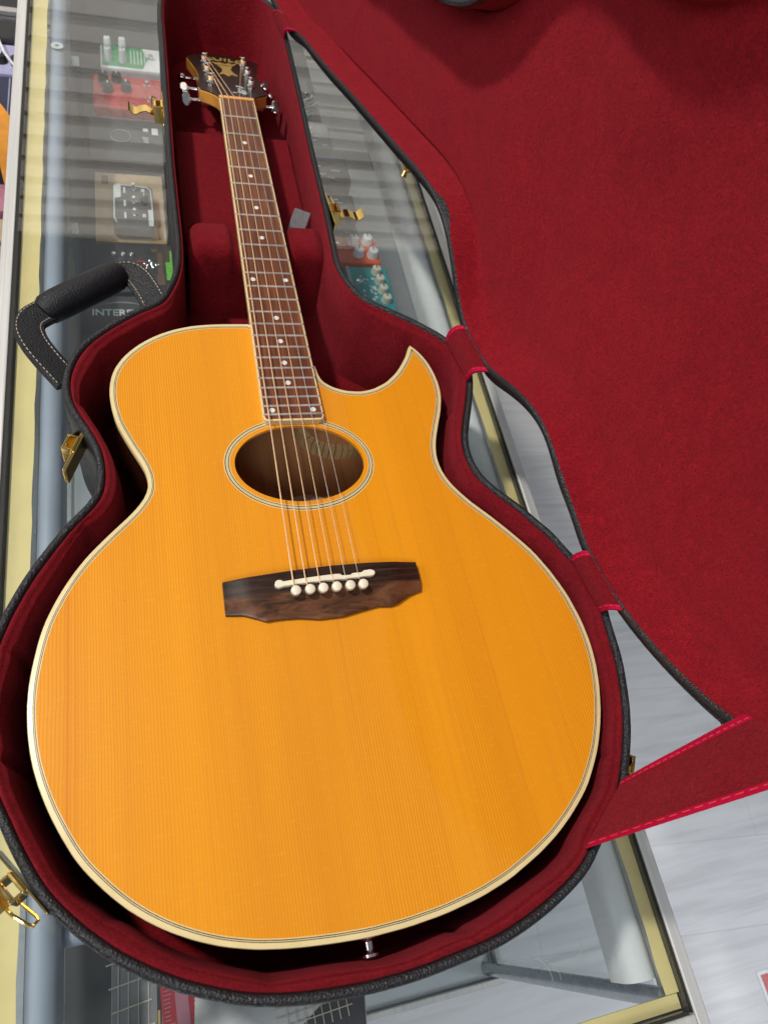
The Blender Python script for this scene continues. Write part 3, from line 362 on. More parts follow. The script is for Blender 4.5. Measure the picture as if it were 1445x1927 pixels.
# lamp housings under the glass
def housing(x0, x1, y0, y1, mat):
    n = 8; P = [(x0, -.048)] + [(x0 + (x1 - x0) * (.5 - .5 * math.cos(PI * k / n)), -.026 + .014 * math.sin(PI * k / n)) for k in range(n + 1)] + [(x1, -.048)]
    V = [(x, y0, z) for x, z in P] + [(x, y1, z) for x, z in P]; m = len(P)
    return mk('light_housing', V, [tuple(range(m)), tuple(range(m, 2 * m))[::-1]] + [(k, (k + 1) % m, m + (k + 1) % m, m + k) for k in range(m)], mat, cnt, auto=50)
housing(.2325, .2625, -.335, 1.6, 'whitepaint'); 
housing(-.236, -.212, -.33, 1.6, 'bluegrey')
for x in (XL + .012, XR - .012):
    for y in (YN + .012, YF - .02): MB().tube([(x, y, -.012), (x, y, -.45)], .008, 12).build('corner_post', 'steelbar', cnt)
b = MB(); b.box(XL, XR, YN, YF, -.475, -.452); b.build('deck', 'deck', cnt, smooth=False, bevel=.002)
b = MB(); b.box(XL - .008, XR + .008, YN - .008, YN - .0005, -.485, -.44); b.box(XR + .0005, XR + .008, YN, YF, -.485, -.44); b.box(XL - .008, XL - .0005, YN, YF, -.485, -.44)
b.build('deck_edging', 'alu', cnt, smooth=False, bevel=.001)
b = MB(); b.box(XL + .01, XR - .01, YN + .01, YF, -.969, -.476); b.build('base_cabinet', 'grey', cnt, smooth=False)
b = MB(); b.box(XR - .004, XR, YN + .01, YF, -.439, -.046); b.box(XL, XL + .004, YN + .01, YF, -.439, -.046); b.build('side_glass', 'shelf_glass', cnt, smooth=False)
b = MB(); b.box(XL + .028, .228, .40, 1.6, -.206, -.2005); b.build('shelf', 'shelf_board', cnt, smooth=False)
b = MB(); b.box(XL + .028, .035, -.335, -.05, -.206, -.2005); b.build('shelf', 'shelf_board', cnt, smooth=False)

# slatwall behind, seen in the glass
sw = root('slatwall', 'beige slatwall panel with dark horizontal grooves mirrored in the counter glass', 'slatwall', (0, 2.06, -.97))
b = MB(); b.box(-2.2, 2.2, 2.07, 2.09, -.97, 1.28); b.build('backing', 'dark', sw, smooth=False)
b = MB(); z = .552 - .076 * 19
while z < 1.25:
    b.box(-2.2, 2.2, 2.050, 2.0699, z + .009, z + .0685); z += .0757
b.build('slat_boards', 'slat', sw, smooth=False)

# ---- pedals and cartons under the glass
def rbox(b, x0, x1, y0, y1, z0, z1, i=0): return b.box(x0, x1, y0, y1, z0, z1, i)
def knob(parent, x, y, z, r, h, mat, name='knob'):
    b = MB(); b.lathe([(r * 1.05, 0), (r, h * .2), (r * .85, h * .95), (r * .7, h)], 16, Matrix.Translation((x, y, z))); o = b.build(name, mat, parent)
    b = MB(); b.box(-r * .1, r * .1, 0, r * .8, h, h + .0006, mat=Matrix.Translation((x, y, z))); b.build('pointer', 'dark' if mat in ('white', 'cream') else 'white', o, smooth=False); return o
def pedal(name, label, x0, x1, y0, y1, z0, z1, mat, cat='effects pedal', bev=.003):
    r = root(name, label, cat, ((x0 + x1) / 2, (y0 + y1) / 2, z0)); MB().box(x0, x1, y0, y1, z0, z1).build('enclosure', mat, r, bevel=bev, seg=3, smooth=False); return r
def footswitch(r, x, y, z):
    b = MB(); b.lathe([(.006, 0), (.006, .003), (.004, .0031), (.004, .009), (.003, .010)], 14, Matrix.Translation((x, y, z))); b.build('footswitch', 'chrome', r)
def stripe(r, name, P, z, mat, h=.0006):
    return MB().prism(P, z + .0003, z + h).build(name, mat, r, smooth=False)
def rect(x0, x1, y0, y1): return [(x0, y0), (x1, y0), (x1, y1), (x0, y1)]
Z = -.2
r = pedal('effects_pedal', 'white effects pedal with green panel and four white knobs under the glass', -.176, -.072, 1.135, 1.205, Z, -.148, 'white')
stripe(r, 'panel', [(-.173, 1.139), (-.105, 1.139), (-.095, 1.17), (-.105, 1.202), (-.173, 1.202)], -.148, 'green')
b = MB()
for k in range(6): b.box(-.125 + k * .006, -.1237 + k * .006, 1.15, 1.192, -.1472, -.1468, mat=Matrix.Translation((0, 0, 0)))
b.build('line_print', 'white', r, smooth=False)
for x, y in ((-.163, 1.188), (-.138, 1.190), (-.163, 1.155), (-.138, 1.155)): knob(r, x, y, -.148, .0065, .022, 'white')
footswitch(r, -.09, 1.17, -.148)
r = pedal('effects_pedal', 'red effects pedal with dark knobs below the white and green one', -.190, -.074, 1.02, 1.115, Z, -.150, 'red')
for x, y in ((-.172, 1.095), (-.150, 1.098), (-.165, 1.068), (-.135, 1.075)): knob(r, x, y, -.150, .009, .014, 'dark')
footswitch(r, -.095, 1.045, -.150); footswitch(r, -.10, 1.09, -.150)
r = pedal('product_carton', 'charcoal carton with a ring emblem and small white square print', -.196, -.078, .885, .995, Z, -.150, 'darkgrey', 'carton', .001)
b = MB(); b.tube([(-.148 + .016 * math.cos(a * .3142), .945 + .016 * math.sin(a * .3142), -.1495) for a in range(20)], .0008, 6, closed=True); b.build('ring_print', 'grey', r)
stripe(r, 'square_print', rect(-.098, -.088, .955, .972), -.150, 'white'); stripe(r, 'round_print', rect(-.112, -.104, .962, .970), -.150, 'white')
b = MB()
for k in range(4): b.box(-.114 + .001 * k, -.104, .945 - k * .004, .9465 - k * .004, -.1497, -.1493)
b.build('small_print', 'white', r, smooth=False)
r = pedal('product_carton', 'tan kraft carton lying under the grey and black pedal', -.190, -.088, .700, .858, Z, -.156, 'tan', 'carton', .001)
stripe(r, 'square_print', rect(-.180, -.170, .83, .85), -.156, 'brick'); stripe(r, 'amber_panel', rect(-.106, -.095, .705, .80), -.156, 'orangecloth')
r = pedal('effects_pedal', 'grey effects pedal with pale silver outline and three rows of switches on the tan carton', -.163, -.104, .705, .80, -.1555, -.130, 'darkgrey', bev=.007)
b = MB(); P = [(-.158, .712), (-.161, .722), (-.160, .792), (-.155, .797), (-.112, .793), (-.107, .786), (-.106, .735)]
b.tube([(x, y, -.1298) for x, y in P], .0011, 6); b.build('outline_print', 'silverprint', r)
stripe(r, 'badge', [(-.1605, .765), (-.151, .768), (-.150, .797), (-.1595, .796)], -.130, 'silverprint'); stripe(r, 'badge', rect(-.1125, -.1055, .706, .742), -.130, 'silverprint')
for y in (.728, .755, .785):
    b = MB(); b.lathe([(.0045, 0), (.0045, .003), (.002, .004), (.0024, .012)], 12, Matrix.Translation((-.132, y, -.130))); b.build('toggle_switch', 'chrome', r)
    stripe(r, 'small_print', rect(-.147, -.144, y - .007, y + .006), -.130, 'silverprint'); stripe(r, 'small_print', rect(-.121, -.116, y - .003, y + .004), -.130, 'silverprint')
knob(r, -.117, .757, -.130, .006, .014, 'dark')
r = pedal('effects_pedal', 'black effects pedal with chrome knob cluster, red ring and lime green print', -.203, -.078, .592, .690, Z, -.150, 'pcb')
b = MB(); b.tube([(-.128 + .009 * math.cos(a * .3142), .643 + .010 * math.sin(a * .3142), -.1495) for a in range(20)], .0011, 6, closed=True); b.build('red_ring', 'red', r)
b = MB()
for k in range(14):
    a = rng.uniform(0, 6.28); q = rng.uniform(0, .011); b.lathe([(.0022, 0), (.002, .004), (.0004, .005)], 8, Matrix.Translation((-.112 + q * math.cos(a), .643 + q * math.sin(a), -.150)))
b.build('chrome_studs', 'chrome', r)
for x in (-.165, -.152, -.140): knob(r, x, .662, -.150, .004, .006, 'chrome')
b = MB(); b.box(-.086, -.0815, .640, .676, -.1496, -.1490); b.box(-.0925, -.0815, .615, .652, -.1490, -.1486); b.build('lime_print', 'lime', r, smooth=False)
b = MB(); b.box(-.104, -.097, .618, .672, -.1496, -.1492); b.box(-.112, -.104, .672, .680, -.1496, -.1492); b.box(-.106, -.095, .604, .626, -.1491, -.1488); b.build('brown_print', 'brick', r, smooth=False)
r = pedal('product_carton', 'dark grey carton lettered INTERSTELLAR AUDIO under the case handle', -.212, -.070, .445, .582, Z, -.150, 'pcb', 'carton', .001)
text_mesh('lettering', 'INTERSTELLAR', .0165, 'silverprint', r, Matrix.Translation((-.1965, .549, -.1492)), align='LEFT', bold=.0003)
text_mesh('lettering', 'AUDIO', .0135, 'silverprint', r, Matrix.Translation((-.172, .530, -.1492)), align='LEFT', bold=.0002)
b = MB(); P = [(-.190 + .07 * k / 12, .562 + .007 * math.sin(PI * k / 12), -.1495) for k in range(13)]; b.tube(P, [.0002 + .0013 * math.sin(PI * k / 12) for k in range(13)], 6); b.build('swoosh_print', 'grey', r)
# price tag strips standing on the shelf
def price_strip(label, x, y, L, w=.010):
    r = root('price_tag_holder', label, 'price tag holder', (x, y, -.10), group='clear price tag holders')
    MB().ribbon([(x + .004, y - L, -.19), (x, y, -.06)], (w / 2, 0, 0), .0012).build('strip', 'clear', r, smooth=False)
    MB().ribbon([(x + .0004, y - .012, -.0668), (x, y, -.0588)], (w / 2 - .0008, 0, 0), .0022).build('card', 'silverprint', r, smooth=False)
price_strip('clear price tag holder standing left of the black pedal', -.207, .62, .16); price_strip('clear price tag holder standing by the red pedal', -.206, 1.0, .06, .012)
stk = MB().lathe([(.0085, -.0092), (.0085, -.0088)], 24, Matrix.Translation((-.2235, .935, 0))).build('round_sticker', 'silverprint'); tag(stk, 'small round pale sticker with a dark centre on the blue grey rail', 'sticker')
MB().lathe([(.003, -.0087), (.003, -.0085)], 14, Matrix.Translation((-.2235, .935, 0))).build('printed_centre', 'grey', stk)

# right hand goods
r = pedal('effects_pedal', 'orange red effects pedal with four white knobs behind the teal one', .150, .226, .612, .668, Z, -.100, 'orange')
for x, y in ((.188, .655), (.210, .657), (.192, .630), (.214, .628)): knob(r, x, y, -.100, .0085, .012, 'white')
knob(r, .150 + .012, .646, -.100, .004, .006, 'chrome'); 
r = pedal('effects_pedal', 'teal effects pedal with a column of cream knobs beside the white light housing', .166, .232, .498, .604, Z, -.100, 'teal')
for k in range(4): knob(r, .2125 + .0015 * k, .592 - .0195 * k, -.100, .0075, .010, 'cream')
knob(r, .180, .565, -.100, .005, .008, 'chrome'); stripe(r, 'side_print', rect(.1672, .172, .50, .603), -.100, 'bluegrey')
b = MB()
for k in range(26): 
    x = rng.uniform(.185, .206); y = rng.uniform(.515, .585); b.lathe([(rng.uniform(.001, .0035), 0), (.0008, .0003)], 8, Matrix.Translation((x, y, -.0998)))
b.build('pale_print', 'silverprint', r)
for (lab, x0, x1, y0, y1, z1, m) in (('black carton with purple edging stacked behind the orange pedal', .135, .212, .80, .86, -.10, 'pcb'), ('grey carton standing in front of the purple edged one', .130, .214, .735, .788, -.115, 'darkgrey'),
        ('flat slate grey carton nearest behind the orange pedal', .128, .214, .678, .728, -.13, 'grey'), ('pale grey carton further back behind the purple edged one', .125, .20, .90, .97, -.11, 'grey'),
        ('white blister pack standing furthest back on the shelf', .098, .150, 1.15, 1.30, -.11, 'white'), ('dark blister pack lying in front of the white one', .112, .185, 1.03, 1.11, -.12, 'darkgrey')):
    r = pedal('product_carton', lab, x0, x1, y0, y1, Z, z1, m, 'carton', .0015)
    if 'purple edging' in lab: stripe(r, 'purple_edging', rect(x0, x0 + .006, y0, y1), z1, 'purple'); stripe(r, 'purple_edging', rect(x0 + .007, x0 + .05, y1 - .006, y1), z1, 'purple')
    for k in range(5): x = rng.uniform(x0 + .008, x1 - .018); y = y0 + .006 + k * (y1 - y0 - .014) / 5; MB().box(x, x + rng.uniform(.004, .016), y, y + .003, z1 + .0004, z1 + .0008).build('small_print', 'silverprint', r, smooth=False)
r = root('cable_bundle', 'coiled bundle of teal and black cables lying on the shelf', 'cable', (.15, 1.0, -.12))
for j, m in enumerate(('teal', 'dark', 'steelbar')):
    b = MB()
    for q in range(3): b.tube([(.150 + (.026 - .005 * q) * math.cos(a * .2618) + .006 * j, 1.005 + (.022 - .004 * q) * math.sin(a * .2618) + .01 * j, -.112 + .004 * q + .003 * j + .002 * math.sin(a)) for a in range(24)], .0022, 6, closed=True)
    b.build('coil', m, r)
V = []; F = []
for i in range(9):
    for j in range(13):
        u_, v_ = i / 8, j / 12; V.append((.162 + .05 * u_ * (.35 + .65 * v_) + .004 * math.sin(7 * v_ + 3 * u_), .62 + .13 * v_, -.085 + .01 * math.sin(5 * u_ + 4 * v_) + .012 * math.sin(PI * u_)))
for i in range(8):
    for j in range(12): F.append((i * 13 + j, (i + 1) * 13 + j, (i + 1) * 13 + j + 1, i * 13 + j + 1))
o = mk('plastic_bag', V, F, 'clear'); tag(o, 'crumpled clear plastic bag lying over the orange red pedal', 'plastic bag')

# string packs at the near end
def turned(cx, cy, a): return Matrix.Translation((cx, cy, 0)) @ Matrix.Rotation(a, 4, 'Z')
r = root('string_pack', 'grey string pack printed with a vertical fretboard, leftmost at the near end', 'string pack', (-.168, -.29, Z), group='string packs at the near end')
m_ = turned(-.168, -.29, -.03); MB().box(-.022, .022, -.06, .06, Z + .04, Z + .045, mat=m_).build('sleeve', 'grey', r, smooth=False, bevel=.0008)
b = MB()
for k in range(4): b.box(-.0165 + k * .0085, -.0157 + k * .0085, -.058, .058, Z + .0455, Z + .0460, mat=m_)
for k in range(8): b.box(-.019, .015, -.055 + k * .0185, -.0538 + k * .0185, Z + .0461, Z + .0465, mat=m_ @ Matrix.Rotation(.14, 4, 'Z'))
b.build('fretboard_print', 'cream', r, smooth=False)
MB().box(.0165, .0200, -.055, .034, Z + .0455, Z + .0458, mat=m_).build('spine_print', 'dark', r, smooth=False)
MB().box(.0170, .0190, -.02, .012, Z + .0459, Z + .0463, mat=m_).build('gold_print', 'goldleaf', r, smooth=False)
r = root('string_pack', 'red string pack with pink foil stripe and small white lettering', 'string pack', (-.125, -.30, Z), group='string packs at the near end')
m_ = turned(-.120, -.30, .05); MB().box(-.026, .026, -.05, .05, Z + .046, Z + .050, mat=m_).build('sleeve', 'packred', r, smooth=False, bevel=.0008)
MB().box(-.014, -.003, -.049, .049, Z + .0505, Z + .0509, mat=m_).build('foil_stripe', 'pink', r, smooth=False)
b = MB()
for k in range(30): b.box(-.024, -.017 + rng.uniform(-.002, .002), -.048 + .0032 * k, -.0471 + .0032 * k, Z + .0505, Z + .0508, mat=m_)
b.build('foil_lines', 'pink', r, smooth=False)
for k, w_ in enumerate(('NO-PACK', 'A-CORP', 'TECH')): text_mesh('lettering', w_, .006, 'white', r, m_ @ Matrix.Translation((.004 + k * .006, .020, Z + .0506)) @ Matrix.Rotation(PI / 2 * .93, 4, 'Z'))
b = MB(); b.tube([m_ @ Vector((.006 + .012 * math.sin(a * .2), .036 - .018 * math.cos(a * .2), Z + .0512)) for a in range(8)], .0006, 6); b.build('swoosh_print', 'white', r)
b = MB()
for k in range(9): b.box(.012 + rng.uniform(0, .010), .0145 + rng.uniform(0, .012), .022 + k * .003, .0235 + k * .003, Z + .0505, Z + .0508, mat=m_)
b.build('note_print', 'ink', r, smooth=False)
r = root('string_pack', 'white string pack printed with a dark horizontal fretboard, nearest the bottom centre', 'string pack', (-.04, -.315, Z), group='string packs at the near end')
m_ = turned(-.04, -.315, -.10); MB().box(-.082, .072, -.035, .035, Z + .050, Z + .054, mat=m_).build('sleeve', 'white', r, smooth=False, bevel=.0008)
MB().prism([(-.03, -.034), (.071, -.034), (.071, .034), (.058, .034)], Z + .0545, Z + .0549, mat=m_).build('dark_panel', 'pcb', r, smooth=False)
b = MB()
for k in range(3): b.box(-.01, .060, .0 + k * .0075, .0009 + k * .0075, Z + .0553, Z + .0557, mat=m_ @ Matrix.Rotation(.16, 4, 'Z'))
for k in range(8): b.box(.0 + k * .0078, .0008 + k * .0078, -.008, .020, Z + .0558, Z + .0561, mat=m_ @ Matrix.Rotation(.16, 4, 'Z'))
b.build('fretboard_print', 'cream', r, smooth=False)
o = MB().lathe([(.010, 0), (.010, .032), (.009, .034)], 20, Matrix.Translation((-.214, -.205, -.05)) @ Matrix.Rotation(1.2, 4, 'Y')).build('rubber_foot', 'bluegrey'); tag(o, 'dull blue cylinder under the glass below the bottom left latch', 'rubber foot')

# ---- goods beyond the left rail
r = root('amplifier', 'dark guitar amplifier with lilac control panel and navy grille beyond the left rail', 'amplifier', (-.45, 1.1, -.60))
MB().box(-.62, -.305, 1.262, 1.60, -.60, -.19).build('cabinet', 'dark', r, bevel=.006, smooth=False)
MB().box(-.62, -.305, 1.17, 1.26, -.60, -.20).build('control_panel', 'lilac', r, smooth=False, bevel=.002)
b = MB(); b.box(-.62, -.305, .98, 1.168, -.60, -.205); b.build('grille', 'grille', r, smooth=False)
b = MB()
for k in range(16): b.box(-.60 + k * .019, -.5985 + k * .019, .985, 1.165, -.2049, -.2043)
b.build('pinstripes', 'lilac', r, smooth=False)
for x, y in ((-.322, 1.20), (-.347, 1.205)): knob(r, x, y, -.20, .010, .014, 'dark')
MB().box(-.36, -.315, 1.335, 1.352, -.1895, -.182).build('handle_plate', 'chrome', r, smooth=False, bevel=.001)
o = MB().tube([(-.40, 1.36, -.16), (-.36, 1.26, -.165), (-.335, 1.18, -.17), (-.30, 1.13, -.19), (-.30, 1.10, -.30)], .0022, 8).build('cable', 'white'); tag(o, 'thin white cable lying over the lilac control panel', 'cable')
o = MB().ribbon([(-.42, 1.09, -.17), (-.355, 1.015, -.175), (-.32, .955, -.19), (-.31, .90, -.24)], (.02, .022, 0), .004).build('guitar_strap', 'orangecloth'); tag(o, 'orange cloth strap draped beyond the left rail', 'strap')
for lab, y0, y1, m, z1 in (('pinkish grey carton beyond the left rail, just below the orange strap', .86, .925, 'pink', -.24), ('brown carton beyond the left rail', .80, .852, 'tan', -.25), ('slate grey carton beyond the left rail', .69, .79, 'grey', -.25), ('dark carton beyond the left rail nearest the viewer', .53, .68, 'brick', -.26)):
    pedal('product_carton', lab, -.62, -.305, y0, y1, -.60, z1, m, 'carton', .003)
t_ = root('back_shelf', 'low grey shelf carrying the goods beyond the left rail', 'shelf', (-.5, 1.0, -.97)); MB().box(-.75, -.30, .45, 1.8, -.63, -.601).build('board', 'darkgrey', t_, smooth=False); MB().box(-.72, -.33, .5, 1.75, -.97, -.6305).build('plinth', 'darkgrey', t_, smooth=False)

# floor sticker
V = rect(-.05, .05, -.03, .03); s_ = MB().prism([(1.088 + x * 1.0, -.585 + y * 1.15) for x, y in V], -.9695, -.969).build('floor_sticker', 'white', smooth=False); tag(s_, 'white and red sticker on the grey plank floor', 'sticker')
MB().prism([(1.094 + x * .96, -.585 + y * .92) for x, y in V], -.9688, -.9684).build('red_panel', 'red', s_, smooth=False)

for k, (hx, hy, ln_, a0) in enumerate(((.158, -.318, .034, 1.3), (.166, -.316, .030, 1.5), (.186, -.306, .012, .5))):
    P = [(hx + ln_ * t_ / 8 * math.cos(a0 + .12 * t_), hy + ln_ * t_ / 8 * math.sin(a0 + .12 * t_), .0004) for t_ in range(9)]
    o = MB().tube(P, .00016, 5).build('lint_hair', 'white'); tag(o, ('longest fine white hair lying on the counter glass near the corner post', 'second fine white hair beside the longest one on the counter glass', 'shortest fine white hair on the counter glass right of the other two')[k], 'hair')

# ================================================================== THE GUITAR
gt = root('acoustic_guitar', 'amber spruce-topped cutaway acoustic guitar with an oval sound hole lying in the crimson-lined case', 'acoustic guitar', (0, 0, -.104), guitar=True)
ZT = -.006; SC = .650
def ell(off, n=96): return [(( .0565 + off) * math.cos(2 * PI * k / n), .1140 + (.0398 + off) * math.sin(2 * PI * k / n)) for k in range(n)]
BO = np.array(BODY)
# keep loop counter-clockwise
insets = [0, .0034, .0039, .0044, .0050, .0056]
BR = [offset_loop(BO, d) if d else BO for d in insets]
ros = [.0040, .0047, .0055, .0062, .0064, .0074, .0083, .0091]
v, F = cdt([BR[-1], ell(ros[-1])], .02)
body_top = mk('soundboard', z_at(v, ZT), F, 'spruce', gt, smooth=False)
v, F = cdt([ell(ros[0]), ell(0)], .02)
n0 = len(v); V = z_at(v, ZT) ; e0, e1 = ell(0), ell(0)
V += z_at(e0, ZT) + z_at(e1, ZT - .003); F = list(F) + strip_faces(96, n0, n0 + 96)
mk('sound_hole_edge', V, F, 'spruce', body_top, auto=30)
def ring_mesh(name, loops, z, mats, idx, parent):
    V = []; F = []; I = []; n = len(loops[0])
    for l in loops: V += z_at(l, z)
    for k in range(len(loops) - 1): F += strip_faces(n, k * n, (k + 1) * n); I += [idx[k]] * n
    return mk(name, V, F, mats, parent, mi=I, smooth=False)
ring_mesh('rosette', [ell(o) for o in ros], ZT, ['binding', 'purfling'], [0, 1, 0, 1, 0, 1, 0], body_top)
ring_mesh('purfling', BR[1:], ZT, ['purfling', 'binding'], [0, 1, 0, 1], gt)
V, F = rings([z_at(BO, ZT - .007), z_at(BO, ZT - .0009), z_at(offset_loop(BO, .0004), ZT - .0002), z_at(BR[1], ZT)]); mk('binding', V, F, 'binding', gt, auto=50)
sd = offset_loop(BO, .0004); V, F = rings([z_at(sd, ZT - .007), z_at(sd, -.100), z_at(offset_loop(BO, .003), -.104)]); mk('side', V, F, 'side_wood', gt, auto=50)
v, F = cdt([offset_loop(BO, .003)], .03); mk('back', z_at(v, -.1038), F, 'inside_wood', gt, auto=0)
si = offset_loop(BO, .0035); V, F = rings([z_at(si, ZT - .003), z_at(si, -.1035)]); mk('inner_side', V, F, 'inside_wood', gt, auto=50)
# kerfed lining along the cutaway
b = MB(); k0 = offset_loop(BO, .0038); k1 = offset_loop(BO, .0110)
for k in range(HORN + 3, len(BO) - 1):
    a0, a1, c0, c1 = k0[k], k0[k] + (k0[k + 1] - k0[k]) * .86, k1[k], k1[k] + (k1[k + 1] - k1[k]) * .86
    if np.linalg.norm(c1 - c0) > .0005: b.prism([tuple(a0), tuple(a1), tuple(c1), tuple(c0)], -.1036, -.086)
b.build('kerfed_lining', 'lining_wood', gt, smooth=False)
lab = MB().prism([(.020 + .036 * math.cos(a * .131), .100 + .040 * math.sin(a * .131)) for a in range(48)], -.1030, -.1027).build('paper_label', 'paper', gt, smooth=False)
text_mesh('lettering', 'GUILD', .011, 'ink', lab, Matrix.Translation((.030, .128, -.1025)))
b = MB()
for k in range(7): b.box(.004 + .001 * k, .042 - .0015 * k, .108 - k * .006, .109 - k * .006, -.1026, -.1024)
b.build('printed_lines', 'ink', lab, smooth=False)
# neck and heel
def bw(y): return .0423 + (.0547 - .0423) * (SC - y) / (SC * .75)
V = []; F = []; NS = 14; ys = [.275 + (.652 - .275) * k / 16 for k in range(17)]
for y in ys:
    hw = bw(y) / 2 - .0003; dp = .020 + .003 * (SC - y)
    if y < .31: dp += .06 * (1 - (y - .275) / .035) ** 2
    for j in range(NS + 1):
        a = PI * j / NS; V.append((-hw * math.cos(a), y, ZT - dp * math.sin(a) ** .8))
for i in range(len(ys) - 1):
    for j in range(NS): F.append((i * (NS + 1) + j, i * (NS + 1) + j + 1, (i + 1) * (NS + 1) + j + 1, (i + 1) * (NS + 1) + j))
neck = mk('neck', V, F, 'neck_wood', gt, auto=60)
# fingerboard
ye = .1555; hw = bw(ye) / 2; hn = bw(.65) / 2; rc = .005
P = [(-hn, .6495), (-hw, ye + rc)] + [(-hw + rc - rc * math.cos(a), ye + rc - rc * math.sin(a)) for a in (PI / 8, PI / 4, 3 * PI / 8, PI / 2)] + \
    [(hw - rc + rc * math.sin(a), ye + rc - rc * math.cos(a)) for a in (0, PI / 8, PI / 4, 3 * PI / 8, PI / 2)] + [(hn, .6495)]
BD = .0016
Pin = [(x * (abs(x) - BD) / abs(x), y if y > .6 else max(y, ye + BD) + (.0003 if y < ye + .004 else 0)) for x, y in P]
fb = MB().prism(Pin, ZT, -.0002).build('fingerboard', 'rosewood', gt, smooth=False)
b = MB(); n = len(P)
V = z_at(P, ZT - .0001) + z_at(P, -.0004) + [(x * (abs(x) - .0003) / abs(x), y + (.0003 if y < .3 else 0), 0) for x, y in P] + z_at(Pin, 0)
F = [(r_ * n + k, r_ * n + k + 1, (r_ + 1) * n + k + 1, (r_ + 1) * n + k) for r_ in range(3) for k in range(n - 1)]
mk('fingerboard_binding', V, F, 'binding', gt, auto=35)
for q in range(1, 25):
    y = SC * 2 ** (-q / 12); h = bw(y) / 2 - .0004
    b = MB(); b.prism([(-.0011, 0), (.0011, 0), (.0009, .0007), (.0004, .0011), (-.0004, .0011), (-.0009, .0007)], -h, h, mat=Matrix.Translation((0, y, -.0002)) @ Matrix(((0, 0, 1, 0), (1, 0, 0, 0), (0, 1, 0, 0), (0, 0, 0, 1))))
    b.build('fret', 'fret', fb, auto=60)
def fy(q): return SC * 2 ** (-q / 12)
dots = [(3, 0), (5, 0), (7, 0), (9, 0), (15, 0), (17, 0), (19, 0), (21, 0), (12, -1), (12, 1), (24, -1), (24, 1)]
for q, s_ in dots:
    y = (fy(q) + fy(q - 1)) / 2; x = s_ * (.0165 if q == 12 else .0185)
    MB().lathe([(.0026, -.0004), (.0026, -.00005)], 18, Matrix.Translation((x, y, 0))).build('position_dot', 'pearl', fb)
nut = MB().box(-.0211, .0211, .6500, .6550, ZT, .0010).build('nut', 'amber_nut', gt, bevel=.0006, smooth=False)
# headstock
HA = math.radians(14.5); HM = Matrix.Translation((0, .653, -.0016)) @ Matrix.Rotation(-HA, 4, 'X')
half = [(.0212, 0), (.0235, .010), (.0300, .020), (.0410, .030), (.0428, .042), (.0405, .062), (.0388, .088), (.0400, .115), (.0440, .145), (.0490, .176), (.0400, .188), (.024, .197), (.010, .202)]
hp = half + [(-x, y) for x, y in half[::-1]]
hs = MB().prism(hp, -.0155, -.0012, mat=HM).build('headstock', 'neck_wood', gt, bevel=.0015, auto=30)
MB().prism([(x * .99, y) for x, y in hp], -.0011, .0, mat=HM).build('face_veneer', 'head_face', hs, smooth=False, bevel=.0003)
def arc(p):
    R_ = .060; a = p.x / R_; return Vector(((R_ + p.y) * math.sin(a), (R_ + p.y) * math.cos(a) - R_, p.z))
text_mesh('name_inlay', 'GUILD', .0185, 'goldleaf', hs, HM @ Matrix.Translation((.0015, .1765, .0003)), spacing=1.1, bold=.0006, xf=arc, extrude=.0003)
b = MB()
P = [(-.003, .134), (.003, .134), (.0105, .141), (.0085, .132), (.0145, .117), (.006, .1195), (.001, .112), (-.004, .1195), (-.010, .116), (-.0065, .132), (-.0085, .141)]
P = [(-.0095, .1445), (-.0062, .134), (-.0050, .124), (-.0068, .113), (-.0120, .101), (-.0045, .1045), (.0010, .095), (.0060, .1045), (.0130, .101), (.0080, .113), (.0062, .124), (.0072, .134), (.0105, .1445)]
b.prism(P, .0003, .0009, mat=HM)
b.prism([(-.0165, .161), (-.0125, .150), (-.006, .1475), (.0005, .1495), (.007, .1475), (.0135, .150), (.0175, .161), (.0115, .156), (.006, .159), (.0005, .154), (-.005, .159), (-.0105, .156)], .0003, .0009, mat=HM)
b.build('crest_inlay', 'goldleaf', hs, smooth=False)
b = MB(); b.tube([HM @ Vector((.010 + .005 * math.sin(a * 1.7), .020 + a * .0035, .0006)) for a in range(11)], .0005, 5); b.tube([HM @ Vector((.006 + .010 * math.sin(a * .5) , .030 + .006 * math.cos(a * 1.3), .0006)) for a in range(9)], .0004, 5)
b.build('scroll_inlay', 'silverprint', hs)
posts = {}
for s_ in (-1, 1):
    for j, v_ in enumerate((.060, .107, .155)):
        px = s_ * (.0262 - .001 * (j == 0)); T = HM @ Matrix.Translation((px, v_, 0))
        tn = MB().lathe([(.0062, .0002), (.0060, .0016), (.0046, .0026), (.0040, .0034), (.0030, .0038), (.0027, .0060), (.0033, .0085), (.0036, .0090), (.0034, .0104), (.0022, .0112)], 18, T).build('tuner_post', 'chrome', hs)
        MB().tube([HM @ Vector((s_ * .036, v_ - .004, -.021)), HM @ Vector((s_ * .0495, v_ - .004, -.021)), HM @ Vector((s_ * .055, v_ - .004, -.021))], [.0024, .0024, .0036], 12).build('tuner_shaft', 'chrome', tn)
        MB().box(-.006, .006, -.010, .010, -.0255, -.0158, mat=HM @ Matrix.Translation((s_ * .0345, v_ - .003, 0))).build('gear_housing', 'chrome', tn, bevel=.002, smooth=False)
        bt = [(.0052, -.0090), (.0110, -.0095), (.0145, -.0045), (.0145, .0045), (.0110, .0095), (.0052, .0090), (.0030, .004), (.0030, -.004)]
        TB = HM @ Matrix.Translation((0, v_ - .004, -.021)) @ Matrix.Rotation((.95, .35, -.5)[j] if s_ < 0 else (.75, -.3, .4)[j], 4, 'X')
        MB().prism([(s_ * (.0485 + x), y) for x, y in bt], -.0032, .0032, mat=TB).build('tuner_button', 'chrome', tn, bevel=.0018, auto=30)
        posts[(s_, j)] = HM @ Vector((px, v_, .0062))
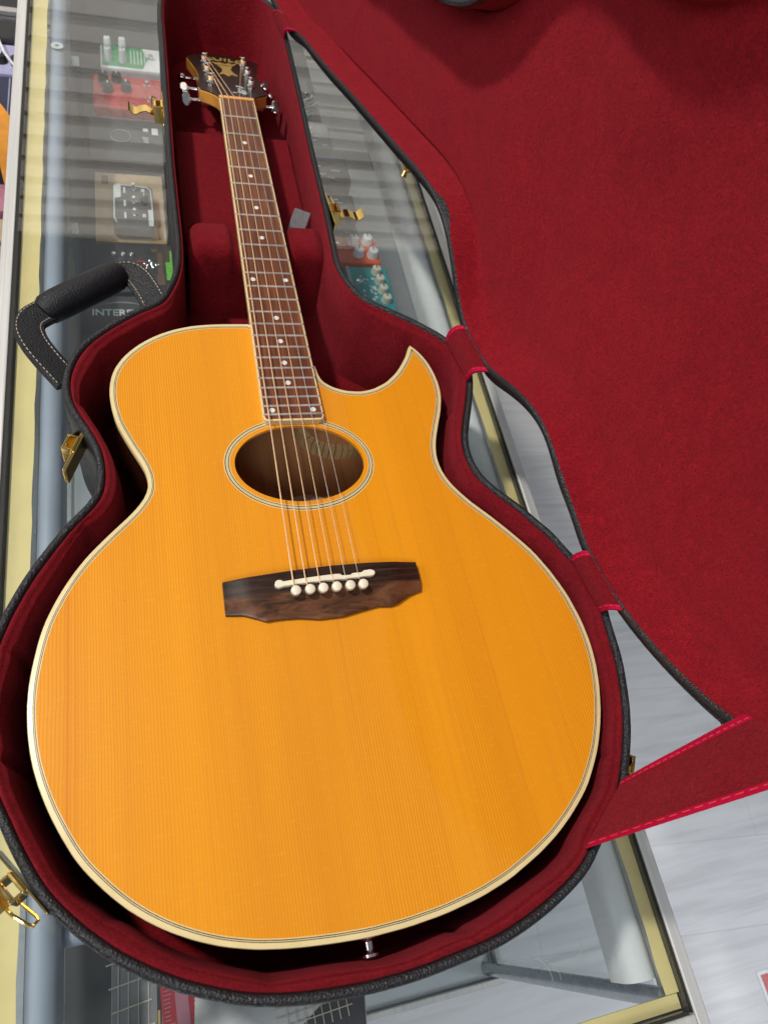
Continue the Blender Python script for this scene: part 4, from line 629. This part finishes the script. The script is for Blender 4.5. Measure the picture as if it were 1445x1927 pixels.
# bridge
xt, yt = zip((-.0774, .0033), (-.0555, .0049), (-.028, .0068), (.0054, .0082), (.0372, .008), (.0776, .0058))
xb, yb = zip((-.0772, -.0224), (-.0645, -.0238), (-.0548, -.0277), (-.0482, -.0308), (-.0389, -.0302), (-.0238, -.0307), (-.0076, -.0336), (.0105, -.0334), (.0272, -.0302), (.0401, -.0281), (.0499, -.0292), (.0553, -.0281), (.0685, -.0215), (.0787, -.0188))
V = []; F = []; NX = 76
BX = sorted(set([-.0773 + .1557 * k / NX for k in range(NX + 1)] + [q for q in xb if -.077 < q < .078])); NX = len(BX) - 1
for x in BX:
    a = np.interp(x, xt, yt); c = np.interp(x, xb, yb); en = .0022 * sstep(.055, .078, abs(x))
    z0 = .0028 - en; V += [(x, a, ZT), (x, a, z0 - .0006), (x, a - .0008, z0), (x, -.0103, z0 + .0001), (x, c + .0014, -.0016 - en * .3), (x, c, -.0026 - en * .3), (x, c, ZT)]
for k in range(NX): F += [(k * 7 + j, k * 7 + j + 1, k * 7 + 8 + j, k * 7 + 7 + j) for j in range(6)]
F += [tuple(range(7)), tuple(NX * 7 + j for j in range(7))]
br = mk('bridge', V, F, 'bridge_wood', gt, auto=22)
sp_ = [(-.0385, -.0066), (-.0392, -.0045), (-.0385, -.0022), (-.0362, -.0010), (-.0335, -.0014), (-.0325, -.0026), (-.012, -.0012), (.008, -.0004), (.0125, -.0006), (.0140, -.0022), (.021, -.0023), (.0225, -.0010), (.0300, -.0011), (.0322, .0004), (.0375, .0008), (.0402, -.0003), (.0412, -.0022), (.0402, -.0042), (.0375, -.0050), (.016, -.0056), (.000, -.0054), (-.015, -.0058), (-.032, -.0068), (-.036, -.0078)]
sp_ = [(x, y - .0005) for x, y in sp_]
MB().prism(sp_, -.001, .0062).build('saddle', 'bone', br, bevel=.0010, seg=3, auto=35)
px_ = [-.0243, -.0134, -.0032, .0074, .0182, .0286]
for x in px_:
    T = Matrix.Translation((x, -.0126, .0030)) @ Matrix.Rotation(.10, 4, 'X')
    MB().lathe([(.0024, -.004), (.0027, .0012), (.0034, .0022), (.0039, .0040), (.0040, .0062), (.0036, .0074), (.0024, .0081), (.0008, .0083)], 22, T).build('bridge_pin', 'bone', br)
# strings
sx = [-.0252, -.0155, -.0050, .0055, .0160, .0266]; nx_ = [-.0176, -.0106, -.0036, .0036, .0106, .0176]; rad = [.00062, .00050, .00040, .00032, .00020, .00015]
order = [(-1, 0), (-1, 1), (-1, 2), (1, 2), (1, 1), (1, 0)]
for k in range(6):
    wound = k < 4; P = [(px_[k], -.0110, .0038), (sx[k], -.0050, .0064 + rad[k]), (sx[k] * .998, -.0028, .0067 + rad[k])]
    for y in (.03, .16, .325, .5): f_ = (y + .0028) / .6528; P.append((sx[k] + (nx_[k] - sx[k]) * f_, y, .0067 + rad[k] + (-.0050) * f_))
    P.append((nx_[k], .6505, .0016 + rad[k])); P.append((nx_[k], .6545, .0010 + rad[k]))
    po = posts[order[k]]; side = -order[k][0]; P.append(tuple(po + Vector((side * .0033, -.0012, 0))))
    b = MB(); b.tube(P, rad[k], 7)
    w_ = [po + Vector((.0034 * math.cos(a * .7 * (-side)) * side, .0034 * math.sin(a * .7), 0)) + (HM.to_3x3() @ Vector((0, 0, .0001 * a - .0022))) for a in range(38)]; b.tube(w_, max(rad[k], .0004), 6)
    b.tube([po + Vector((0, 0, .001)), po + Vector((.003 * side, .003, .003)), po + Vector((.004 * side, .0035, .004))], rad[k], 5)
    b.build('string', 'bronze' if wound else 'steel', gt)
MB().lathe([(.0075, 0), (.0072, .0012), (.0038, .003), (.0036, .0085), (.0068, .011), (.0068, .0128), (.004, .0138)], 24, Matrix.Translation((-.0055, -.2468, -.036)) @ Matrix.Scale(.88, 4) @ Matrix.Rotation(PI / 2, 4, 'X')).build('strap_button', 'chrome', gt)

# ================================================================== THE CASE
cs = root('guitar_case', 'open black leatherette hard guitar case with crimson plush lining, brass latches and leather handle', 'guitar case', (0, .1, -.1265), guitar=True)
CA = np.array(CASE); yy = CA[:, 1]; kN = sstep(.285, .36, yy); N = len(CA)
seg = np.linalg.norm(np.roll(CA, -1, 0) - CA, axis=1); arc_s = np.cumsum(seg)
def cring(d, z): P = offset_loop(CA, d, 2) if np.any(np.asarray(d) != 0) else CA; zz = np.broadcast_to(z, (N,)); return [(P[k][0], P[k][1], zz[k]) for k in range(N)]
zb = np.array([glass_z(y) for y in yy]) + .0015
shell_r = [cring(.004, zb), cring(.0005, zb + .002), cring(0, zb + .006), cring(0, -.045), cring(0, -.018), cring(-.0006, -.0165), cring(-.0006, -.0010), cring(.0006, .0028), cring(.0028, .0040), cring(.0050, .0032), cring(.0062, .0004), cring(.0064, -.004)]
V, F = rings(shell_r); v, F2 = cdt([[q[:2] for q in shell_r[0]]], .05); n0 = len(V); V += [(x, y, glass_z(y) + .0015) for x, y in v]; F += [tuple(n0 + k for k in f) for f in F2]; shell = mk('lower_shell', V, F, 'tolex', cs, auto=50)
dB = [.0060, .0070, .0086, .0102, .0113, .0122, .0134, .0147, .0157, .0163, .0167, .0170, .0175]
zB = [-.001, .0018, .0024, .0006, -.0022, -.0016, -.0065, -.0160, -.0300, -.048, -.070, -.090, -.105]
dN = [.0060, .0066, .0072, .0078, .0082, .0085, .0088, .0090, .0092, .0094, .0096, .0098, .0110]
zN = [-.001, .0016, .0018, .0002, -.0030, -.0070, -.0150, -.0250, -.0380, -.052, -.070, -.090, -.105]
puff = np.zeros(N); tot = arc_s[-1]
for fq, am, ph in ((23, .0007, .3), (41, .0005, 1.2), (11, .0006, 2.1)): puff += am * np.sin(2 * PI * fq * arc_s / tot + ph)
crease = np.zeros(N); pos = 0.03
while pos < tot:
    crease += np.exp(-((arc_s - pos) / .0035) ** 2) * rng.uniform(.6, 1.2); pos += rng.uniform(.05, .13)
rr = []
for k in range(len(dB)):
    amp = [0, .1, .5, .9, 1, 1, 1.3, 1.6, 1.6, 1.3, .8, .3, 0][k]
    d = dB[k] * (1 - kN) + dN[k] * kN + (puff * amp - crease * .0022 * amp) * (1 - kN * .8); z = zB[k] * (1 - kN) + zN[k] * kN - crease * .0012 * min(amp, 1) * (1 - kN)
    if k >= 11: z = np.maximum(z, np.array([glass_z(q) for q in yy]) + .0085)
    rr.append(cring(np.maximum(d, .0060), z))
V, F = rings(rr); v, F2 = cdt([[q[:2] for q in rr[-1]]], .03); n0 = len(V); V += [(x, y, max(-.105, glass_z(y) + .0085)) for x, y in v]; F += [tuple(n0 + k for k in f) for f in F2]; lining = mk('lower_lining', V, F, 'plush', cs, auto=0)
# neck cradle
V = []; F = []; xs = np.linspace(-.0745, .0755, 41); yp = [.392, .3925, .396, .404, .418, .430, .4365, .4395, .440]; zp = [None, -.012, -.003, 0, .0012, 0, -.003, -.012, None]
for x in xs:
    top = -.0265 + .014 * sstep(.026, .036, abs(x - .002)) - .012 * sstep(.058, .0755, abs(x)) ** 2
    V += [(x, y, -.105 if z is None else top + z * 1.0) for y, z in zip(yp, zp)]
m_ = len(yp)
for i in range(len(xs) - 1): F += [(i * m_ + j, i * m_ + j + 1, (i + 1) * m_ + j + 1, (i + 1) * m_ + j) for j in range(m_ - 1)]
F += [tuple(range(m_)), tuple((len(xs) - 1) * m_ + j for j in range(m_))]
mk('neck_cradle', V, F, 'plush', cs, auto=60)
bx_ = MB().box(-.076, .0735, .4405, .668, -.105, -.062).build('accessory_box', 'plush', cs, bevel=.002, smooth=False)
MB().box(-.0755, .0700, .455, .666, -.0618, -.0560).build('accessory_lid', 'plush', bx_, bevel=.0022, seg=3, smooth=False)
MB().ribbon([(.0500, .4660, -.0555), (.0525, .4730, -.048), (.0575, .4830, -.039), (.0620, .4920, -.034)], (.0093, -.0022, -.0015), .0016).build('pull_tab', 'tab', bx_, bevel=.0003)
# handle on the left waist
hd = MB().tube([(-.2120, .3110, -.026), (-.2095, .3130, -.025), (-.200, .3205, -.0245), (-.178, .3375, -.024), (-.156, .3545, -.0245), (-.1465, .3620, -.025), (-.1440, .3640, -.026)], [.0118, .0142, .0152, .0154, .0152, .0142, .0118], 20).build('handle', 'leather', cs, auto=60)
lowp = [(-.1900, .2290, -.033), (-.1985, .2400, -.030), (-.2090, .2545, -.027), (-.2185, .2705, -.025), (-.2235, .2860, -.0245), (-.2220, .2985, -.0245), (-.2145, .3075, -.025), (-.205, .3150, -.026)]
upp = [(-.152, .3575, -.026), (-.143, .3640, -.025), (-.1345, .3655, -.0245), (-.1270, .3590, -.025), (-.1210, .3480, -.026), (-.1150, .3340, -.028), (-.108, .3150, -.034)]
def strap(Pc, hwid):
    Pc = [Vector(p) for p in Pc]; W = []
    # refine
    Q = []
    for i in range(len(Pc) - 1):
        p0 = Pc[max(i - 1, 0)]; p1 = Pc[i]; p2 = Pc[i + 1]; p3 = Pc[min(i + 2, len(Pc) - 1)]
        for t in (0, .25, .5, .75): Q.append(.5 * ((2 * p1) + (p2 - p0) * t + (2 * p0 - 5 * p1 + 4 * p2 - p3) * t * t + (3 * p1 - p0 - 3 * p2 + p3) * t ** 3))
    Q.append(Pc[-1])
    for i in range(len(Q)):
        d = (Q[min(i + 1, len(Q) - 1)] - Q[max(i - 1, 0)]).normalized(); w = d.cross(Vector((0, 0, 1))).normalized(); w = (w + Vector((0, 0, -.22))).normalized(); W.append(w * hwid)
    b = MB(); b.ribbon(Q, [tuple(w) for w in W], .0068); o = b.build('handle_strap', 'leather', hd, bevel=.0009, auto=40)
    b = MB(); up = .0037
    for sgn in (-.78, .78):
        L_ = [Q[i] + W[i] * sgn + Vector((0, 0, up)) for i in range(1, len(Q) - 1)]
        acc = 0
        for i in range(len(L_) - 1):
            a, c = L_[i], L_[i + 1]; ln = (c - a).length
            nst = max(1, int(ln / .0036 + .5))
            for j in range(nst): b.tube([a.lerp(c, (j + .15) / nst), a.lerp(c, (j + .72) / nst)], .00042, 5)
    b.build('stitching', 'cream_thread', o)
strap(lowp, .0128); strap(upp, .0128)
for x, y in ((-.1925, .2265), (-.1065, .3075)): MB().lathe([(.005, 0), (.005, .002), (.003, .003)], 14, Matrix.Translation((x, y, -.032)) @ Matrix.Rotation(-PI / 2.3, 4, 'Y')).build('rivet', 'gold', hd)
for yy_ in ((-.2068, .3150), (-.1490, .3600)):
    pass
# latches
def latch(P, nrm, bail=-1, openl=True, zc=-.008, label=None, bl=1.0, zr=(-.016, .0095)):
    n = Vector((nrm[0], nrm[1], 0)).normalized(); t = Vector((n.y, -n.x, 0)) * -1; T = Matrix(((t.x, n.x, 0, P[0]), (t.y, n.y, 0, P[1]), (0, 0, 1, zc), (0, 0, 0, 1)))
    if T.to_3x3().determinant() < 0: T = Matrix(((-t.x, n.x, 0, P[0]), (-t.y, n.y, 0, P[1]), (0, 0, 1, zc), (0, 0, 0, 1))); bail = -bail
    l = MB().box(-.026, .026, .0008, .0022 if openl else .0042, zr[0], zr[1], mat=T).build('latch', 'gold', cs, bevel=.0007, smooth=False, label=label)
    b = MB(); b.box(-.0075, .0075, .0022, .0045, -.010, .0105, mat=T); b.box(-.0075, -.0058, .0045, .0125, -.010, .0100, mat=T); b.box(.0058, .0075, .0045, .0125, -.010, .0100, mat=T); b.box(-.0057, .0057, .0095, .0122, .0050, .0102, mat=T)
    b.build('keeper', 'gold', l, bevel=.0006, smooth=False)
    if openl:
        P2 = [(0, .010, -.002), (0, .015, -.0005), (0, .021, .003), (0, .027, .0015), (0, .032, -.0015), (0, .036, -.0005), (0, .041, .0045)]
        b = MB(); b.ribbon([T @ Vector(q) for q in P2], [tuple(T.to_3x3() @ Vector((.0052 + .0028 * k / 6, 0, 0))) for k in range(7)], .0012); b.build('lever', 'gold', l, auto=60)
        b = MB(); s = bail; b.tube([T @ Vector(q) for q in ((s * .004, .0165, -.004), (s * .010, .0160, -.004), (s * .040 * bl, .0135, -.007), (s * .045 * bl, .0120, -.0085), (s * .044 * bl, .0085, -.010), (s * .038 * bl, .0080, -.0095), (s * .008, .0095, -.006))], .0011, 8); b.build('bail', 'gold', l)
    else:
        b = MB(); b.ribbon([T @ Vector(q) for q in ((-.006, .008, .004), (.003, .010, .003), (.011, .009, .0), (.018, .007, -.003))], tuple(T.to_3x3() @ Vector((0, .0012, .0065))), .0014); b.build('lever', 'gold', l, bevel=.0003)
    b = MB()
    for x in (-.021, .021): b.lathe([(.0018, 0), (.0016, .0009)], 10, T @ Matrix.Translation((x, .0022, -.003)) @ Matrix.Rotation(-PI / 2, 4, 'X'))
    b.build('rivets', 'gold', l)
latch((-.0862, .622), (-1, .0), bail=-1, label='brass latch flipped open on the left side of the neck end')
latch((-.1775, .137), (-.93, .36), openl=False, zc=-.010, zr=(-.010, .0085), label='brass latch lying shut on the left waist')
latch((.0812, .452), (1, .05), bail=1, label='brass latch flipped open on the right side of the neck end')
latch((-.2085, -.1745), (-.80, -.60), bail=1, bl=.5, label='brass latch flipped open at the bottom left')
latch((.2120, -.171), (.86, -.5), openl=False, zc=-.030, label='brass latch half hidden beside the wide fabric stay')

# ---- lid
LA = np.array(LID)
for _ in range(5): LA = LA * .5 + (np.roll(LA, 1, 0) + np.roll(LA, -1, 0)) * .25
LA[:, 1] = np.maximum(LA[:, 1], .0015)
A0 = Vector((.239, -.07, .004)); U_ = (Vector((.088, .8, .004)) - A0).normalized(); W_ = Vector((0, 0, 1)).cross(U_); TH = math.radians(85)
D_ = W_ * math.cos(TH) + Vector((0, 0, 1)) * math.sin(TH); E_ = U_.cross(D_)
def L3(s, t, e=0.): return tuple(A0 + U_ * float(s) + D_ * float(t) + E_ * float(e))
lid = bpy.data.objects.new('lid', None)
def prog(d, st=.002):
    P = LA.copy(); q = 0.
    while q < d - 1e-9:
        dd = min(st, d - q); P = offset_loop(P, dd, 2); q += dd
        for _ in range(2): P = P * .6 + (np.roll(P, 1, 0) + np.roll(P, -1, 0)) * .2
    return P
def lring(d, e):
    P = prog(d) if d > 0 else (offset_loop(LA, d, 2) if d else LA); ee = np.broadcast_to(e, (len(P),)); return [L3(P[k][0], P[k][1], ee[k]) for k in range(len(P))], P
R_ = [lring(.0, .046), lring(.0, .014), lring(-.0006, .0125), lring(-.0006, .0015), lring(.0006, -.0006), lring(.0040, -.0016), lring(.0078, -.0010), lring(.0088, .0010), lring(.0094, -.0030), lring(.0106, -.0054), lring(.0136, -.0052), lring(.0150, -.0034), lring(.0153, .003)]
V, F = rings([r[0] for r in R_])
v, F2 = cdt([LA], .03); e_ = dist(v, LA); n0 = len(V); V += [L3(a, c, .046 + .022 * sstep(0, .12, q)) for (a, c), q in zip(v, e_)]; F += [tuple(n0 + k for k in f) for f in F2]
lid_shell = mk('lid_shell', V, F, 'tolex', cs, auto=50)
def ldepth(P, e):
    s = P[:, 0]; kb = sstep(.44, .30, 1 - 0 * s) if False else 1 - sstep(.28, .40, s)
    neck_ = .029 * sstep(.0151, .0192, e)
    body_ = .014 * sstep(.0151, .025, e) + .010 * sstep(.015, .05, e) + .012 * sstep(.03, .15, e)
    und = .0012 * np.sin(P[:, 0] * 46 + 2.0 * np.sin(P[:, 1] * 21)) * sstep(.02, .06, e)
    groove = .0035 * np.exp(-((e - .0206) / .0010) ** 2) * sstep(.38, .42, s) * sstep(.80, .72, s)
    ridge = -.0016 * np.exp(-((e - .058) / .004) ** 2) * sstep(.30, .24, s)
    return -.003 + neck_ * (1 - kb) + body_ * kb + und + groove + ridge
V = []; F = []; n = len(LA); P = prog(.0148); qs = (.0148, .0154, .0162, .0172, .0182, .0192, .0198, .0204, .0210, .0216, .0225, .0240)
for j, q in enumerate(qs):
    if j:
        P = offset_loop(P, q - qs[j - 1], 2)
        for _ in range(3): P = P * .5 + (np.roll(P, 1, 0) + np.roll(P, -1, 0)) * .25
    dpt = ldepth(P, np.full(n, q)); V += [L3(a, c, w) for (a, c), w in zip(P, dpt)]
for k in range(len(qs) - 1): F += strip_faces(n, k * n, (k + 1) * n)
last = dpt; v, F2 = cdt([P], .0085); e_ = np.maximum(dist(v, LA), .0235); dpt = ldepth(v, e_); dpt[:n] = last; n0 = len(V)
V += [L3(a, c, w) for (a, c), w in zip(v, dpt)]; F += [tuple(n0 + k for k in f) for f in F2]
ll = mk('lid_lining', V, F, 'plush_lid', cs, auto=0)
m2 = ll.data; bm = bmesh.new(); bm.from_mesh(m2); bmesh.ops.remove_doubles(bm, verts=bm.verts, dist=.00005); bmesh.ops.recalc_face_normals(bm, faces=bm.faces); bm.to_mesh(m2); bm.free(); m2.polygons.foreach_set('use_smooth', [True] * len(m2.polygons))

def cloth(name, a0, a1, b0, b1, lift, nu=18, nv=8, rib=.0042, wave=.0006, th=.0012, label=None):
    a0, a1, b0, b1 = map(Vector, (a0, a1, b0, b1)); up = Vector((-.55, 0, .8))
    def pt(u, v, h=0.):
        p = a0.lerp(b0, u).lerp(a1.lerp(b1, u), v); return p + up * (lift * math.sin(PI * u) + h + wave * math.sin(9 * u + 5 * v) * math.sin(PI * u)) + Vector((0, 0, 0))
    V = []; F = []
    for h in (0, th):
        for i in range(nu + 1):
            for j in range(nv + 1): V.append(pt(i / nu, j / nv, h))
    K = (nu + 1) * (nv + 1)
    for i in range(nu):
        for j in range(nv):
            q = i * (nv + 1) + j; F += [(q, q + 1, q + nv + 2, q + nv + 1), (K + q, K + q + nv + 1, K + q + nv + 2, K + q + 1)]
    for i in range(nu):
        q = i * (nv + 1); F += [(q, q + nv + 1, K + q + nv + 1, K + q), (q + nv, K + q + nv, K + q + 2 * nv + 1, q + 2 * nv + 1)]
    c = mk(name, V, F, 'plush', cs, auto=70, label=label); wd = (a1 - a0).length
    for side in (0, 1):
        fr = rib / wd; vs_ = (-.25 * fr, fr) if side == 0 else (1 - fr, 1 + .25 * fr); b = MB(); V = []
        for i in range(nu + 1):
            u = i / nu; V += [pt(u, vs_[0], -.0008), pt(u, vs_[1], -.0008), pt(u, vs_[1], th + .0010), pt(u, vs_[0], th + .0010)]
        F = [(k * 4 + j, k * 4 + (j + 1) % 4, (k + 1) * 4 + (j + 1) % 4, (k + 1) * 4 + j) for k in range(nu) for j in range(4)] + [(3, 2, 1, 0), tuple(nu * 4 + j for j in range(4))]
        r_ = mk('ribbon_edging', V, F, 'ribbon', c, bevel=.0005, auto=40)
        b = MB(); vm = (vs_[0] + vs_[1]) / 2 + (.18 * fr if side == 0 else -.18 * fr); ln = (b0 - a0).length; ns = max(3, int(ln / .0050))
        for k in range(ns): b.tube([pt((k + .12) / ns, vm, th + .0012), pt((k + .72) / ns, vm, th + .0012)], .00030, 5)
        b.build('stitching', 'thread', r_)
    return c
cloth('hinge_strap', (.2175, -.0070, .0035), (.2265, -.0570, .0035), L3(.0600, .0220, -.0050), L3(.0050, .0230, -.0050), .006, label='short crimson hinge strap by the lower bout')
cloth('hinge_strap', (.1680, .2480, .0035), (.1765, .1960, .0035), L3(.3170, .0270, -.0050), L3(.2600, .0245, -.0050), .008, label='short crimson hinge strap by the upper bout')
cloth('hinge_strap', (.0700, .8580, .0035), (.0775, .8030, .0035), L3(.9050, .0200, -.0045), L3(.8500, .0260, -.0045), .006, label='short crimson hinge strap at the head end')
cloth('lid_stay', (.1920, -.1880, .0040), (.1475, -.2250, .0040), L3(-.1010, .0890, -.005), L3(-.1440, .1560, -.005), .006, nu=36, rib=.0050, wave=.0022, label='wide crimson fabric stay between case and lid')
# brass catches on the lid's hinge side edge
for s0, t0, lab in ((.512, .0705, 'small brass catch on the neck end of the lid'), (-.098, .0520, 'small brass catch on the lower end of the lid')):
    k = int(np.argmin((LA[:, 0] - s0) ** 2 + (LA[:, 1] - t0) ** 2)); s0, t0 = LA[k]
    tg = LA[(k + 3) % len(LA)] - LA[k - 3]; tg /= np.linalg.norm(tg); nn = np.array([tg[1], -tg[0]]); c_ = LA.mean(0)
    if inside(np.array([[s0 + nn[0] * .004, t0 + nn[1] * .004]]), LA)[0]: nn = -nn
    def LP(a, o_, e): return L3(s0 + tg[0] * a + nn[0] * o_, t0 + tg[1] * a + nn[1] * o_, e)
    b = MB(); V = [LP(a, o_, e) for e in (.004, .022) for a, o_ in ((-.016, .0006), (.016, .0006), (.016, .0020), (-.016, .0020))]
    b.add(V, [(0, 3, 2, 1), (4, 5, 6, 7), (0, 1, 5, 4), (1, 2, 6, 5), (2, 3, 7, 6), (3, 0, 4, 7)])
    o = b.build('catch', 'gold', cs, bevel=.0005, smooth=False, label=lab)
    b = MB(); b.tube([LP(-.008, .002, .010), LP(-.006, .007, .008), LP(0, .010, .006), (LP(.006, .007, .008)), LP(.008, .002, .010)], .0022, 10); b.build('hook', 'gold', o)
    b = MB(); b.tube([LP(-.002, .009, .004), LP(-.004, .0135, .001)], [.0030, .0038], 14); b.build('stud', 'gold', o)
